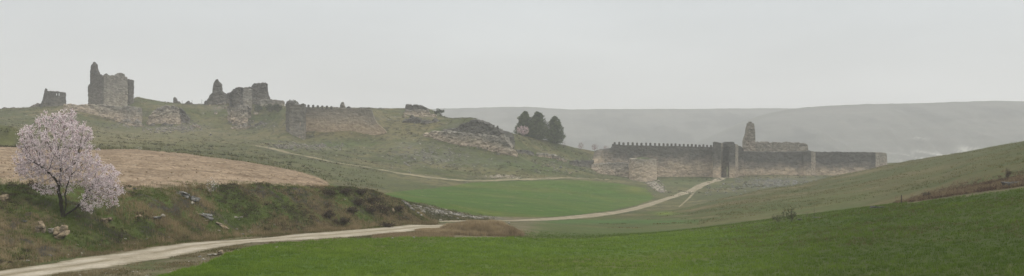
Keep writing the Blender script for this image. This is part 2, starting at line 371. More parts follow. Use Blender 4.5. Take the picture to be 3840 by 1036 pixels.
    c = c * (1 - pw[..., None]) + pc * pw[..., None]
    # far green field
    top = np.interp(Uu, [1400, 1450, 1500, 1611, 1711, 1767, 1844, 2060, 2200, 2330, 2420, 2450, 2500], [735, 724, 718, 708, 695, 685, 680, 675, 677, 690, 706, 735, 760])
    far = sstep(5.05, 5.12, T) * sstep(-1.5, 1.5, y - top + 2 * n2) * (T < 7.6) * (Uu > 1400) * (1 - sstep(2440, 2460, Uu + 6 * n2))
    roady = np.interp(Uu, [1300, 1560, 1983, 2050, 2161, 2272, 2383, 2494, 2605], [826, 826, 820, 817, 808, 794, 772, 733, 690])
    far = far * (1 - sstep(-3, 0, y - roady + 1.5 * n2))
    fc = lerpc(np.zeros(D.shape + (3,)) + np.array((.040, .084, .004)), (.066, .092, .009), sstep(-.3, .5, n3 + .2 * vnoise(X / 30, D / 1.2, seed=91)))
    rows = vnoise(Uu / 160, T * 46 + Uu / 900, seed=92) * .5 + vnoise(Uu / 60, T * 90, seed=93) * .5
    fc = fc * (1 + .30 * rows + .18 * n1)[..., None]
    fc = lerpc(fc, (.125, .125, .022), np.clip(np.exp(-(((Uu - 2385) / 45) ** 2 + ((y - 708) / 16) ** 2)), 0, 1) * .55)
    fc = lerpc(fc, (.15, .125, .06), sstep(.45, .75, n2 + .5 * n1) * .5)
    c = c * (1 - far[..., None]) + fc * far[..., None]
    c = np.clip(c, .004, .8)
    # ---- zones -> objects
    zone = np.zeros(D.shape, int)
    zone[near > .5] = 1
    zone[(bw > .5) & (T < 4.01)] = 2
    zone[pw > .5] = 3
    zone[far > .5] = 4
    idx = np.arange(nr * nu).reshape(nr, nu)
    quads = np.stack([idx[:-1, :-1], idx[:-1, 1:], idx[1:, 1:], idx[1:, :-1]], -1).reshape(-1, 4)
    zq = zone[:-1, :-1].ravel()
    V = np.stack([X, D, Zf], -1).reshape(-1, 3); C = c.reshape(-1, 3)
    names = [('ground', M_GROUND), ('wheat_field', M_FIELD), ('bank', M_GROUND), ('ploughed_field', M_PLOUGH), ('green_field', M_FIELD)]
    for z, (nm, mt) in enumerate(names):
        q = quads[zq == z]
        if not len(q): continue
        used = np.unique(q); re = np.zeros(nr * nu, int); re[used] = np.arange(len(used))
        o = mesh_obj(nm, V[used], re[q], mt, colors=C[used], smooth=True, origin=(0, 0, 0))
        tag(o, kind='structure')
build_terrain()

# ------------------------------------------------------------------ distant plateaus
def plateau(name, crest, Dc, Df, zf, seed, u0, u1, pale):
    us = np.arange(u0, u1, 9.); ts = np.concatenate([np.linspace(0, 1, 110), [1.02, 1.3, 1.8]])
    cr = np.array(crest, float)
    yc = np.interp(us, cr[:, 0], cr[:, 1]); yc = np.convolve(np.pad(yc, 6, 'edge'), np.ones(13) / 13, 'valid')
    zc = -(yc - YH) * Dc / F
    Uu, T = np.meshgrid(us, ts)
    Tc = np.minimum(T, 1)
    prof = np.where(Tc < .75, Tc ** 1.15 * .80 / .75 ** 1.15, .80 + .20 * np.sin((Tc - .75) / .25 * math.pi / 2))
    D = Df + (Dc - Df) * T
    X = (Uu - CX) * Dc / F * (1 + (D - Dc) / Dc * .5)
    Zv = zf + (zc[None, :] - zf) * prof
    r = fbm(X / 60, D / 60, oct=4, seed=seed)
    gul = np.abs(fbm(X / 26, D / 200, oct=3, seed=seed + 5))
    Zv = Zv + (1 - Tc ** 3) * (9 * r - 12 * gul) * sstep(0, .3, T) + .25 * np.round(fbm(X / 9, D / 9, oct=2, seed=seed + 3) * 1.2) * (T >= .98)
    rel = (Zv - zf) / np.maximum(zc[None, :] - zf, 1)
    band = vnoise(X / 250, Zv / 1.7, seed=seed + 9) * .6 + vnoise(X / 80, Zv / .8, seed=seed + 10) * .4
    n1 = fbm(X / 14, Zv / 4, oct=5, seed=seed + 2, gain=.65)
    c = np.zeros(D.shape + (3,)); c[:] = (.080, .084, .072)
    c = lerpc(c, (.13, .125, .108), sstep(-.1, .6, band * .8 + .8 * n1) * .55)
    n2 = fbm(X / 45, Zv / 16, oct=5, seed=seed + 4, gain=.6)
    c = lerpc(c, (.026, .032, .028), sstep(-.05, .4, n2 + .4 * n1) * .8)
    c = lerpc(c, (.05, .056, .04), sstep(.93, .97, rel))
    if pale:
        s = np.exp(-(((Uu - 3350) / 150) ** 2)) * (1 - sstep(.26, .46, rel + .2 * fbm(X / 25, Zv / 10, oct=2, seed=3)))
        st = sstep(-.12, .25, fbm((X + Zv * 1.9) / 4, Zv / 14, oct=3, seed=44))
        c = lerpc(c, (.62, .60, .54), np.clip(s * st * 1.0, 0, 1))
    nr, nu = D.shape; idx = np.arange(nr * nu).reshape(nr, nu)
    q = np.stack([idx[:-1, :-1], idx[:-1, 1:], idx[1:, 1:], idx[1:, :-1]], -1).reshape(-1, 4)
    o = mesh_obj(name, np.stack([X, D, Zv], -1).reshape(-1, 3), q, M_HILL, colors=c.reshape(-1, 3), smooth=True, origin=(0, 0, 0))
    return tag(o, kind='structure')
plateau('plateau', [(-1500, 420), (1000, 412), (1640, 409), (1800, 405), (1950, 402), (2060, 406), (2150, 413), (2450, 411), (2700, 408), (2950, 407), (5400, 405)], 1450, 900, -26, 5, -1500, 5340, False)
plateau('hills', [(2150, 700), (2300, 640), (2500, 575), (2650, 520), (2740, 480), (2830, 438), (2950, 410), (3080, 398), (3275, 391), (3292, 386), (3310, 391), (3440, 388), (3600, 383), (3740, 378), (3755, 376), (3775, 380), (3840, 381), (4300, 372), (5400, 372)], 1200, 760, -26, 15, 2150, 5340, True)

# ------------------------------------------------------------------ roads and paths laid over the terrain
def spline(P, ds):
    P = np.array(P, float); out = []
    for i in range(len(P) - 1):
        p0 = P[max(i - 1, 0)]; p1 = P[i]; p2 = P[i + 1]; p3 = P[min(i + 2, len(P) - 1)]
        k = max(2, int(np.linalg.norm(p2[:2] - p1[:2]) / ds))
        for s in np.arange(k) / k:
            out.append(.5 * ((2*p1) + (-p0 + p2)*s + (2*p0 - 5*p1 + 4*p2 - p3)*s*s + (-p0 + 3*p1 - 3*p2 + p3)*s**3))
    out.append(P[-1]); return np.array(out)
def ribbon(name, pts, kind_c, lift, ds, nacross=17, seed=0, mat=None, taper=False):
    """pts: (u, y, width m) or ('D', u, depth, width)"""
    W = []
    for p in pts:
        if p[0] == 'D': W.append(((p[1] - CX) * p[2] / F, p[2], p[3]))
        else:
            x, d, _ = hit(p[0], p[1]); W.append((x, d, p[2]))
    S = spline(W, ds); n = len(S)
    t = np.gradient(S[:, :2], axis=0); t /= np.linalg.norm(t, axis=1)[:, None] + 1e-9
    nrm = np.stack([t[:, 1], -t[:, 0]], 1)
    v = np.linspace(-1, 1, nacross)
    wl = S[:, 2] * .5 * (1 + .16 * fbm(np.arange(n) * ds / 1.3, np.zeros(n), oct=3, seed=seed))
    wr = S[:, 2] * .5 * (1 + .16 * fbm(np.arange(n) * ds / 1.3, np.ones(n) * 9, oct=3, seed=seed + 1))
    if taper:
        f = np.minimum(1, (n - 1 - np.arange(n)) / (n * .35) + .15); wl *= f; wr *= f
    off = np.where(v[None, :] < 0, v[None, :] * wl[:, None], v[None, :] * wr[:, None])
    X = S[:, 0:1] + nrm[:, 0:1] * off; Y = S[:, 1:2] + nrm[:, 1:2] * off
    Zg = ground(X.ravel(), Y.ravel()).reshape(X.shape)
    Zg = Zg + lift * (1 - .6 * np.abs(v[None, :]) ** 4)
    n1 = fbm(X / 1.2, Y / 1.2, oct=3, seed=seed + 4); n2 = fbm(X / .3, Y / .3, oct=2, seed=seed + 5)
    vv = np.broadcast_to(v, X.shape)
    c = np.zeros(X.shape + (3,))
    if kind_c == 'track':
        c[:] = (.31, .27, .20)
        c = lerpc(c, (.41, .365, .29), sstep(-.3, .4, n1 + .4 * n2))
        rut = np.exp(-((np.abs(vv) - .50) / .2) ** 2)
        c = lerpc(c, (.17, .145, .085), np.clip(np.exp(-((vv + .03) / .15) ** 2) * sstep(-.7, .1, n1 + .5 * n2) * 1.0, 0, 1))
        c = lerpc(c, (.24, .20, .135), sstep(.0, .5, n2 + .4 * n1) * .6 * (1 - rut))
        c = lerpc(c, (.15, .13, .075), sstep(.74, 1.0, np.abs(vv) + .25 * n2 + .2 * n1) * .95)
    elif kind_c == 'far':
        c[:] = (.235, .20, .135)
        c = lerpc(c, (.12, .11, .06), np.clip(np.exp(-((vv + .03) / .16) ** 2) * sstep(-.5, .3, n1), 0, 1) * .8)
        c = lerpc(c, (.30, .26, .185), sstep(-.1, .5, n1))
        c = lerpc(c, (.15, .14, .08), sstep(.75, 1.0, np.abs(vv) + .15 * n2) * .8)
    else:
        c[:] = (.24, .20, .125)
        c = lerpc(c, (.16, .145, .085), sstep(-.2, .4, n1 + .5 * n2))
        c = lerpc(c, (.075, .085, .038), sstep(.55, 1.0, np.abs(vv) + .25 * n2))
    idx = np.arange(n * nacross).reshape(n, nacross)
    q = np.stack([idx[:-1, :-1], idx[:-1, 1:], idx[1:, 1:], idx[1:, :-1]], -1).reshape(-1, 4)
    o = mesh_obj(name, np.stack([X, Y, Zg], -1).reshape(-1, 3), q, mat or M_ROAD, colors=c.reshape(-1, 3), smooth=True, origin=(0, 0, 0))
    return tag(o, kind='structure')
ribbon('dirt_road', [('D', -1300, 27, 3.2), ('D', -500, 33, 3.2), (30, 1034, 3.15), (280, 999, 3.0), (530, 960, 2.9), (780, 919, 2.7), (1030, 898, 2.6), (1200, 885, 2.6), (1400, 869, 2.5), (1500, 861, 2.4), (1590, 852, 2.2), ('D', 1680, 76.5, 2.0), ('D', 1740, 79, 1.7), ('D', 1800, 81, 1.2)], 'track', .03, .22, seed=1)
ribbon('dirt_track', [('D', 1625, 86, .8), ('D', 1722, 93, 1.0), ('D', 1805, 99, 1.2), ('D', 1900, 106, 1.5), (1983, 827, 1.8), (2050, 824, 1.9), (2161, 815, 2.0), (2272, 803, 2.0), (2383, 783, 2.0), (2494, 748, 2.0), (2605, 709, 2.3), (2661, 684, 2.6), (2700, 671, 2.8), (2726, 664, 2.8)], 'far', .05, .3, seed=2)
ribbon('footpath', [(960, 548, 1.5), (1000, 556, 2.4), (1173, 594, 3.0), (1345, 625, 3.4), (1518, 655, 3.4), (1615, 668, 3.2), (1730, 678, 2.4), (1800, 680, 2.6), (1903, 676, 2.6), (2060, 672, 2.2), (2200, 671, 1.6), (2280, 674, 1.0)], 'path', .14, .5, nacross=13, seed=3, mat=M_GROUND)
ribbon('footpath', [(2612, 708, .7), (2600, 722, .75), (2585, 742, .6), (2560, 765, .4), (2545, 778, .3)], 'path', .05, .4, nacross=9, seed=6, mat=M_GROUND)
# ------------------------------------------------------------------ ruined masonry
TAN = (.34, .27, .20); PINK = (.39, .31, .225); GREY = (.20, .185, .155); DARK = (.105, .100, .086); LITE = (.38, .33, .26)
MS_FORT = stone_mat('lichened_wall_stone', PINK, (.20, .172, .137), (.080, .077, .067), .36, .66, .06, con=.38)
MS_FORT2 = stone_mat('dark_curtain_stone', PINK, (.16, .142, .115), (.070, .069, .061), .22, .54, .05, con=.38)
MS_KEEP = stone_mat('grey_keep_stone', (.27, .24, .19), (.215, .20, .168), (.175, .165, .14), .3, .8, .1)
MS_DARK = stone_mat('weathered_and_shaded_stone', (.130, .118, .098), (.098, .092, .078), (.075, .071, .062), .3, .7, .1)  # weathered ruins; also carries painted shade on left faces of keep and tower
MS_TAN = stone_mat('pale_core_stone', (.35, .285, .215), (.27, .235, .185), (.17, .157, .132), .35, .8, .1)
MS_CREN = stone_mat('ochre_based_wall_stone', (.31, .24, .16), (.235, .20, .15), (.135, .124, .10), .28, .85, .07, con=.28)
MS_DRUM = stone_mat('bastion_stone', (.41, .33, .245), (.355, .295, .23), (.22, .20, .165), .45, 1.0, .05, con=.3)
MS_TOWER = stone_mat('grey_tower_stone', (.20, .18, .145), (.145, .135, .112), (.115, .108, .09), .2, .7, .1, con=.4)
MS_LIT = stone_mat('lit_face_stone', (.30, .24, .18), (.25, .22, .175), (.20, .185, .15), .3, .7, .1)  # paler colour paints the light on faces turned towards the sun
MS_PINN = stone_mat('rubble_pinnacle_stone', (.27, .215, .16), (.22, .19, .15), (.175, .16, .13), .3, .7, .1)

def resample(P, ds, closed=False):
    P = [tuple(p) for p in P]
    if closed: P = P + [P[0]]
    P = np.array(P, float); out = []
    for i in range(len(P) - 1):
        L = np.linalg.norm(P[i + 1, :2] - P[i, :2]); dz = abs(P[i + 1, 2] - P[i, 2])
        k = max(1, int(max(L, dz * .5) / ds))
        for s in np.arange(k) / k: out.append(P[i] * (1 - s) + P[i + 1] * s)
    if not closed: out.append(P[-1])
    return np.array(out)
def wall(name, mat, pts, thick=1.2, parent=None, ds=.3, dz=.35, jag=.15, rough=.10, closed=False, batter=.0, seed=1, holes=(), bury=1.6, nt_=3, rim=None, hmax=None, step=0, foot=None):
    """a masonry wall. pts: (u, depth, top row) along its front face, left to right. holes: (u0,u1,y0,y1).
    rim: height of courses whose tops are level (0 = ragged)."""
    W = [((u - CX) * D / F, D, -(y - YH) * D / F) for u, D, y in pts]
    S = resample(W, ds, closed); n = len(S)
    if closed:
        t = np.roll(S[:, :2], -1, 0) - np.roll(S[:, :2], 1, 0)
    else: t = np.gradient(S[:, :2], axis=0)
    L = np.linalg.norm(t, axis=1); t = t / np.maximum(L, 1e-6)[:, None]
    nrm = np.stack([t[:, 1], -t[:, 0]], 1)                       # faces the viewer for left-to-right paths
    gr = ground(S[:, 0], S[:, 1])
    back = S[:, :2] - nrm * thick
    grb = ground(back[:, 0], back[:, 1])
    base = np.minimum(gr, grb) - bury if foot is None else np.full(n, foot)
    arc = np.concatenate([[0], np.cumsum(np.linalg.norm(np.diff(S[:, :2], axis=0), axis=1))])
    top = S[:, 2].copy()
    if jag:
        jag = jag * (1.0 if jag < .061 else 1.9)
        f = fbm(arc / 1.1 + seed * 9.7, np.full(n, seed * 3.3), oct=3, seed=seed)
        top = top + jag * (f * 1.5 + .6 * np.round(vnoise(arc / .6, np.zeros(n), seed=seed + 7) * 1.6))
    top = np.maximum(top, base + .4)
    H = (top - base).max(); nh = max(3, int(H / dz))
    fr = np.linspace(0, 1, nh + 1)
    ring = []
    Zf = base[:, None] + (top - base)[:, None] * fr[None, :]      # (n, nh+1)
    def off(sgn, Zc):
        P = np.zeros((n, Zc.shape[1], 3))
        bx = S[:, :2] if sgn > 0 else back
        P[:, :, 0] = bx[:, 0:1]; P[:, :, 1] = bx[:, 1:2]; P[:, :, 2] = Zc
        d = rough * 1.5 * (1.2 * fbm(P[:, :, 0] / 1.0, P[:, :, 1] / 1.0 + P[:, :, 2] / .8, P[:, :, 2] / 1.0, oct=3, seed=seed + 20)
                     + .6 * vnoise(P[:, :, 0] / .35, P[:, :, 2] / .3, P[:, :, 1] / .35, seed=seed + 30))
        d = d + batter * (1 - np.clip((Zc - base[:, None]) / max(H, 1e-3), 0, 1)) * H - .0
        P[:, :, 0] += sgn * nrm[:, 0:1] * d; P[:, :, 1] += sgn * nrm[:, 1:2] * d
        return P
    A = off(1, Zf); B = off(-1, Zf)
    mid = []
    for k in range(1, nt_):
        s = k / nt_; M = A[:, -1] * (1 - s) + B[:, -1] * s
        M = M.copy(); M[:, 2] += rough * .9 * vnoise(M[:, 0] / .5, M[:, 1] / .5, seed=seed + 40) + .12 * math.sin(math.pi * s)
        mid.append(M)
    rows = [A[:, i] for i in range(nh + 1)] + mid + [B[:, i] for i in range(nh, -1, -1)]
    R = len(rows); V = np.stack(rows, 1)                           # (n, R, 3)
    idx = np.arange(n * R).reshape(n, R)
    faces = []; gone = np.zeros((n, nh), bool)
    for (u0, u1, y0, y1) in holes:
        for i in range(n - (0 if closed else 1)):
            i2 = (i + 1) % n
            cxp = .5 * (A[i, 0, :2] + A[i2, 0, :2])
            um = cxp[0] * F / cxp[1] + CX
            if cxp[1] > pts[0][1] + 8 and closed: continue
            if not (u0 <= um <= u1): continue
            for j in range(nh):
                zm = .25 * (A[i, j, 2] + A[i, j+1, 2] + A[i2, j, 2] + A[i2, j+1, 2]); ym = YH - zm * F / cxp[1]
                if y0 <= ym <= y1: gone[i, j] = True
    m = n if closed else n - 1
    for i in range(m):
        i2 = (i + 1) % n
        for r in range(R - 1):
            if r < nh and gone[i, r]: continue
            if r >= R - 1 - nh and gone[i, R - 2 - r]: continue
            faces.append((idx[i, r], idx[i2, r], idx[i2, r + 1], idx[i, r + 1]))
        for j in range(nh):
            if not gone[i, j]: continue
            fb = lambda q: R - 1 - q
            if j == 0 or not gone[i, j-1]: faces.append((idx[i, j], idx[i2, j], idx[i2, fb(j)], idx[i, fb(j)]))
            if j == nh-1 or not gone[i, j+1]: faces.append((idx[i, j+1], idx[i, fb(j+1)], idx[i2, fb(j+1)], idx[i2, j+1]))
            if i == 0 or not gone[i-1, j]: faces.append((idx[i, j], idx[i, fb(j)], idx[i, fb(j+1)], idx[i, j+1]))
            if i2 >= n or (i2 < m and not gone[i2, j]): faces.append((idx[i2, j], idx[i2, j+1], idx[i2, fb(j+1)], idx[i2, fb(j)]))
    if not closed:
        for i, rv in ((0, True), (n - 1, False)):
            for r in range(nh + 1):
                a, b = idx[i, r], idx[i, R - 1 - r]
                if r < nh:
                    f = (idx[i, r], idx[i, r + 1], idx[i, R - 2 - r], idx[i, R - 1 - r])
                    faces.append(f if rv else f[::-1])
            f = tuple(idx[i, nh:R - nh]); 
            if len(f) > 2: faces.append(f if rv else f[::-1])
    h0 = gr[:, None]; Hh = hmax or max(1.0, float(np.percentile(top - gr, 80)))
    hr = np.clip((V[:, :, 2] - h0) / Hh, 0, 1.2)
    o = mesh_obj(name, V.reshape(-1, 3), faces, mat, parent, hr=hr.reshape(-1))
    o['_n'] = 0; del o['_n']
    return o
def box_block(name, mat, u, D, ybot, ytop, wpx, depth, parent, ang=0, hr=.95, seed=0):
    """a merlon: a small block of masonry with worn edges"""
    x, _, zt = wp(u, D, ytop); zb = -(ybot - YH) * D / F - .25; hw = wpx * D / F / 2
    r = random.Random(seed); nx, ny, nz = 4, 4, 5; V = []; vid = {}
    for i in range(nx + 1):
        for j in range(ny + 1):
            for k in range(nz + 1):
                if i in (0, nx) or j in (0, ny) or k in (0, nz):
                    vid[i, j, k] = len(V)
                    e = (i in (0, nx)) + (j in (0, ny)) + (k == nz)
                    sh = 1 - .10 * (e > 1) - .05 * (e > 2)
                    V.append([(-hw + 2 * hw * i / nx) * sh + r.uniform(-.035, .035), (depth * (j / ny - .5)) * sh + r.uniform(-.03, .03), zb + (zt - zb) * k / nz - (.07 if e > 1 and k == nz else 0) + r.uniform(-.04, .04)])
    Fc = []
    def q(a, b, c, d): Fc.append((vid[a], vid[b], vid[c], vid[d]))
    for i in range(nx):
        for k in range(nz):
            q((i, 0, k), (i+1, 0, k), (i+1, 0, k+1), (i, 0, k+1)); q((i, ny, k), (i, ny, k+1), (i+1, ny, k+1), (i+1, ny, k))
        for j in range(ny):
            q((i, j, nz), (i+1, j, nz), (i+1, j+1, nz), (i, j+1, nz)); q((i, j, 0), (i, j+1, 0), (i+1, j+1, 0), (i+1, j, 0))
    for j in range(ny):
        for k in range(nz):
            q((0, j, k), (0, j, k+1), (0, j+1, k+1), (0, j+1, k)); q((nx, j, k), (nx, j+1, k), (nx, j+1, k+1), (nx, j, k+1))
    V = np.array(V); ca, sa = math.cos(ang), math.sin(ang)
    P = np.stack([x + V[:, 0] * ca - V[:, 1] * sa, D + depth / 2 + V[:, 0] * sa + V[:, 1] * ca, V[:, 2]], 1)
    return mesh_obj(name, P, Fc, mat, parent, hr=np.full(len(P), hr))
def arc_pts(u, D, rpx, ytop, a0=-190, a1=10, k=16, wob=0):
    """points on a round tower's face, left side round the front to the right side (degrees)"""
    r = rpx * D / F; x0 = (u - CX) * D / F; out = []
    for i in range(k + 1):
        a = math.radians(a0 + (a1 - a0) * i / k)
        X, Y = x0 + r * math.cos(a), D + r * math.sin(a)
        yt = ytop if not callable(ytop) else ytop(i / k)
        z = -(yt - YH) * (D - r) / F
        out.append((X * F / Y + CX, Y, YH - z * F / Y))
    return out
def root(name, u, D, label, cat, group=None):
    X = (u - CX) * D / F
    return empty(name, (X, D, gz(X, D)), label, cat, group)

# --- far left ruin with arrow slits
r_ = root('ruined_tower', 205, 332, 'dark ruined tower stump with four arrow slits near its top, far left on the skyline', 'ruin')
wall('wall', MS_DARK, [(166, 332, 341), (177, 332, 341.5), (180, 332, 343), (200, 331.5, 343), (236, 332, 347), (247, 332.5, 349)], .55, r_, ds=.14, dz=.2, jag=.05, rough=.06, seed=3,
     holes=[(181, 185, 346.5, 354), (194.5, 198.5, 348.5, 356), (209.5, 213.5, 350, 358), (218, 222, 350, 359)])
wall('side_wall', MS_DARK, [(246, 333.6, 350), (247, 340, 362)], 1.0, r_, ds=.3, jag=.2, seed=4)
wall('rubble_skirt', MS_DARK, [(106, 330, 411), (118, 330, 402), (136, 330, 394), (152, 330, 391), (160, 330, 378), (166, 330, 356), (169, 330, 341)], 1.6, r_, ds=.25, jag=.25, rough=.25, seed=5, hmax=5)
w = wall('low_ruin', MS_DARK, [(6, 334, 407), (12, 334, 404), (50, 334, 404.5), (56, 334, 408)], 1.0, ds=.3, jag=.08, seed=6)
tag(w, 'low dark wall remnant on the skyline at the left edge', 'ruin')

# --- the keep
kp = root('keep', 403, 315, 'tall square ruined keep with a slender stone pinnacle rising from its left corner', 'castle keep')
wall('front_wall', MS_KEEP, [(403, 312, 283), (412, 312.7, 284), (425, 313.3, 284), (438, 314, 285), (441, 314.2, 280), (447, 314.6, 278), (455, 315, 275), (467, 315.6, 276), (469, 315.7, 286), (476, 316, 290), (479, 316.3, 300)], 1.6, kp, ds=.2, dz=.3, jag=.07, seed=8, holes=[(470, 477, 349, 355)])
wall('side_wall', MS_DARK, [(330, 320, 316), (334, 319.5, 313), (336.5, 319.2, 312), (338, 319, 262), (342, 318.7, 243), (350, 318, 237.5), (357, 317.3, 243), (361, 317, 262), (366, 316.5, 272), (373, 315.8, 284), (380, 315, 287), (392, 313.8, 284), (402.5, 312.3, 282)], .7, kp, ds=.18, dz=.3, jag=.16, seed=9)  # left face in darker stone than the front: its shade is painted in
wall('back_wall', MS_DARK, [(343, 328, 325), (470, 327, 318)], 1.2, kp, ds=.5, jag=.3, seed=10)
wall('turret', MS_DARK, arc_pts(488, 320, 13.5, lambda s: 303 - 5 * math.sin(s * math.pi), -230, 30, 18), .7, kp, ds=.25, jag=.05, seed=11)
tw = wall('terrace_wall', MS_TAN, [(236, 305, 395), (262, 305, 393), (330, 305, 393), (395, 305, 396), (430, 305, 399), (470, 305, 400), (500, 305, 399), (507, 305, 404), (522, 305, 405), (524, 305, 418)], 2.2, ds=.3, jag=.12, rough=.22, seed=12)
tag(tw, 'long low retaining wall of pale weathered stone below the tall keep', 'wall')
tf = wall('wall_footing', MS_TAN, [(430, 304.5, 462), (460, 304, 452), (488, 303.5, 455), (520, 303.5, 462), (530, 303.5, 470)], 2.2, ds=.3, jag=.3, rough=.3, seed=13)
tag(tf, 'collapsed pale footing at the right foot of the retaining wall under the keep', 'ruin')

# --- rock-like wall remnant
a = root('wall_remnant', 620, 309, 'broad sloping remnant of pale masonry on the slope right of the keep', 'ruin')
wall('core', MS_TAN, [(550, 305.5, 462), (558, 305, 438), (574, 304.6, 417), (600, 304.4, 403), (616, 304.4, 399), (664, 304.6, 402), (673, 304.8, 412), (680, 305, 450)], 2.4, a, ds=.28, jag=.12, rough=.3, seed=14)
wall('side', MS_DARK, [(676, 305.5, 404), (690, 306, 414), (703, 306.5, 436), (707, 306.5, 448)], 2, a, ds=.28, jag=.25, rough=.3, seed=15)
a = wall('stone_stump', MS_DARK, [(649, 336, 392), (650, 336, 370), (654, 336, 367), (660, 336, 371), (664, 336, 380), (673, 336, 386), (680, 336, 392)], 1.0, ds=.2, jag=.08, rough=.15, seed=16, bury=1)
tag(a, 'small dark finger of masonry standing on the skyline above the pale wall remnant', 'ruin')

# --- church ruin group
c = root('church_ruin', 820, 334, 'ruined church wall rising to a thin ragged spire of masonry', 'ruin')
wall('spire', MS_DARK, [(796, 334, 345), (799, 334, 322), (803, 334, 308), (807, 334, 301), (809, 334, 297), (813, 334, 295), (815, 334, 300), (820, 334, 309), (828, 334, 318), (829.5, 334, 342)], 1.7, c, ds=.16, dz=.3, jag=.12, rough=.2, seed=17)
wall('lower_wall', MS_DARK, [(771, 332.5, 392), (774, 332.5, 383), (778, 332.5, 372), (784, 332.5, 362), (797, 332.5, 346), (829, 332.5, 342), (841, 332.5, 350), (850, 332.5, 355), (868, 332.5, 348)], 2.4, c, ds=.22, jag=.14, rough=.3, seed=18)
wall('rubble', MS_PINN, [(768, 329, 412), (780, 329, 398), (810, 329, 392), (850, 329, 388), (880, 329, 396)], 3, c, ds=.3, jag=.5, rough=.45, seed=19)
c = root('ruined_apse', 898, 322, 'dark rounded block of masonry on a tall pale broken pier right of the thin spire', 'ruin')
wall('upper_mass', MS_DARK, [(867, 324, 355), (870, 323, 340), (876, 321.5, 334), (884, 320.8, 331), (896, 320.5, 332), (908, 321, 345), (912, 322, 352), (924, 323, 362)], 4, c, ds=.22, jag=.12, rough=.3, seed=20, foot=-(400 - YH) * 322 / F)
wall('pier', MS_TAN, [(866, 311, 418), (880, 310.5, 402), (900, 310, 396), (927, 310, 396), (930, 310.5, 440)], 6, c, ds=.28, jag=.25, rough=.35, seed=21)
wall('corner_strip', MS_KEEP, [(909, 322, 343), (912, 321.5, 331), (919, 321.5, 329), (930, 321.6, 328), (933, 321.8, 334)], 3, c, ds=.22, jag=.10, rough=.15, seed=22)
wall('pier_foot', MS_TAN, [(868, 308, 474), (890, 307.5, 462), (915, 307.5, 464), (932, 307.5, 474)], 3, c, ds=.28, jag=.35, rough=.35, seed=23)
c = root('ruined_hall', 970, 332, 'big dark overhanging chunk of ruined wall with a flat top, rightmost of the church ruins', 'ruin')
wall('wall', MS_DARK, [(931, 331, 329), (940, 331, 325), (948, 330.5, 317), (956, 330, 313), (996, 330, 313.5), (999, 330, 322), (1004, 330.4, 340), (1008, 331, 352), (1011.5, 331.5, 372)], 3, c, ds=.22, jag=.08, rough=.3, seed=24)
wall('grassy_slope', M_ROCK, [(930, 327, 372), (938, 326, 360), (955, 325, 362), (975, 325, 378), (985, 325, 392)], 3, c, ds=.3, jag=.2, rough=.3, seed=25) if False else None
c = wall('low_wall', MS_KEEP, [(976, 328, 378), (990, 328, 375), (1030, 328, 376), (1060, 328, 376.5), (1065, 328, 384)], 1.2, ds=.3, jag=.1, rough=.15, seed=26)
tag(c, 'low grey stone wall beside the dark hall ruin, running behind the green bushes', 'wall')
c = wall('stone_stub', MS_TAN, [(802, 316, 430), (804, 316, 418), (812, 316, 418), (815, 316, 438)], 1.0, ds=.2, jag=.15, rough=.2, seed=27)
tag(c, 'small pale stub of masonry on the green slope below the thin spire', 'ruin')
c = wall('stone_stub', MS_TAN, [(950, 318, 424), (953, 318, 419), (966, 318, 420), (968, 318, 430)], 1.0, ds=.2, jag=.12, rough=.2, seed=28)
tag(c, 'small squarish pale block of masonry on the slope right of the tall pale pier', 'ruin')

# --- crenellated wall with corner tower
c = root('crenellated_wall', 1270, 279, 'high ochre castle wall with seven merlons, dark corner tower and sloping broken right end', 'castle wall')
wall('curtain', MS_CREN, [(1141, 279, 405.5), (1242, 279.5, 407), (1300, 280, 408), (1362, 280, 408.5), (1392, 280, 413), (1397, 280, 428), (1404, 280, 445), (1413, 280, 462), (1432, 280, 480), (1447, 280, 493), (1453, 280, 503)], 2.0, c, ds=.25, dz=.3, jag=.06, rough=.08, seed=29,
     holes=[(1151, 1153.2, 412, 415), (1165.5, 1168, 412, 415.5), (1182, 1184, 413, 416)])
wall('tower_front', MS_TOWER, [(1085, 274.3, 389), (1088, 274.2, 394), (1112, 274, 393), (1127, 274, 390), (1136, 274, 390), (1141.5, 274, 392)], 2.0, c, ds=.25, dz=.3, jag=.1, rough=.12, seed=30)
wall('tower_side', MS_DARK, [(1072, 281, 390), (1074, 280, 384), (1080, 277, 383), (1084.5, 274.6, 387)], 1.5, c, ds=.25, dz=.3, jag=.08, rough=.12, seed=31)  # shaded side of the tower, the shade put into a darker stone colour
wall('tower_corner', MS_CREN, [(1141.8, 274.2, 394), (1144.5, 279.5, 402)], 1.2, c, ds=.25, jag=.05, rough=.06, seed=32)
for i, (u, yt) in enumerate(((1143, 394), (1156, 395), (1173.5, 395.6), (1191, 397.2), (1208, 398.2), (1225, 398.6), (1242, 400.6))):
    box_block('merlon', MS_DARK, u, 279.3, 406.5, yt - 2, 7.6 if i else 5.6, .6, c, seed=i)
k = wall('ruined_pinnacle', MS_KEEP, [(1273, 286, 410), (1275, 286, 396), (1279, 286, 386), (1283, 286, 382.5), (1287, 286, 385), (1291, 286, 396), (1294, 286, 404), (1297, 286, 412)], 1.4, ds=.16, jag=.06, rough=.15, seed=33, bury=.5)
tag(k, 'pointed grey knob of masonry sticking up behind the crenellated ochre wall', 'ruin')
k = wall('ruined_pinnacle', MS_DARK, [(1297, 286, 411), (1301, 286, 402), (1307, 286, 400), (1313, 286, 404), (1316, 286, 411)], 1.4, ds=.16, jag=.06, rough=.15, seed=34, bury=.5)
tag(k, 'small rounded dark lump of masonry just right of the pointed knob behind the crenellated wall', 'ruin')
k = wall('ruined_pinnacle', MS_DARK, [(1343, 285, 410), (1347, 285, 404), (1353, 285, 402.5), (1359, 285, 405), (1363, 285, 411)], 1.4, ds=.16, jag=.06, rough=.15, seed=35, bury=.5)
tag(k, 'small dark lump of masonry at the broken right end of the crenellated ochre wall', 'ruin')

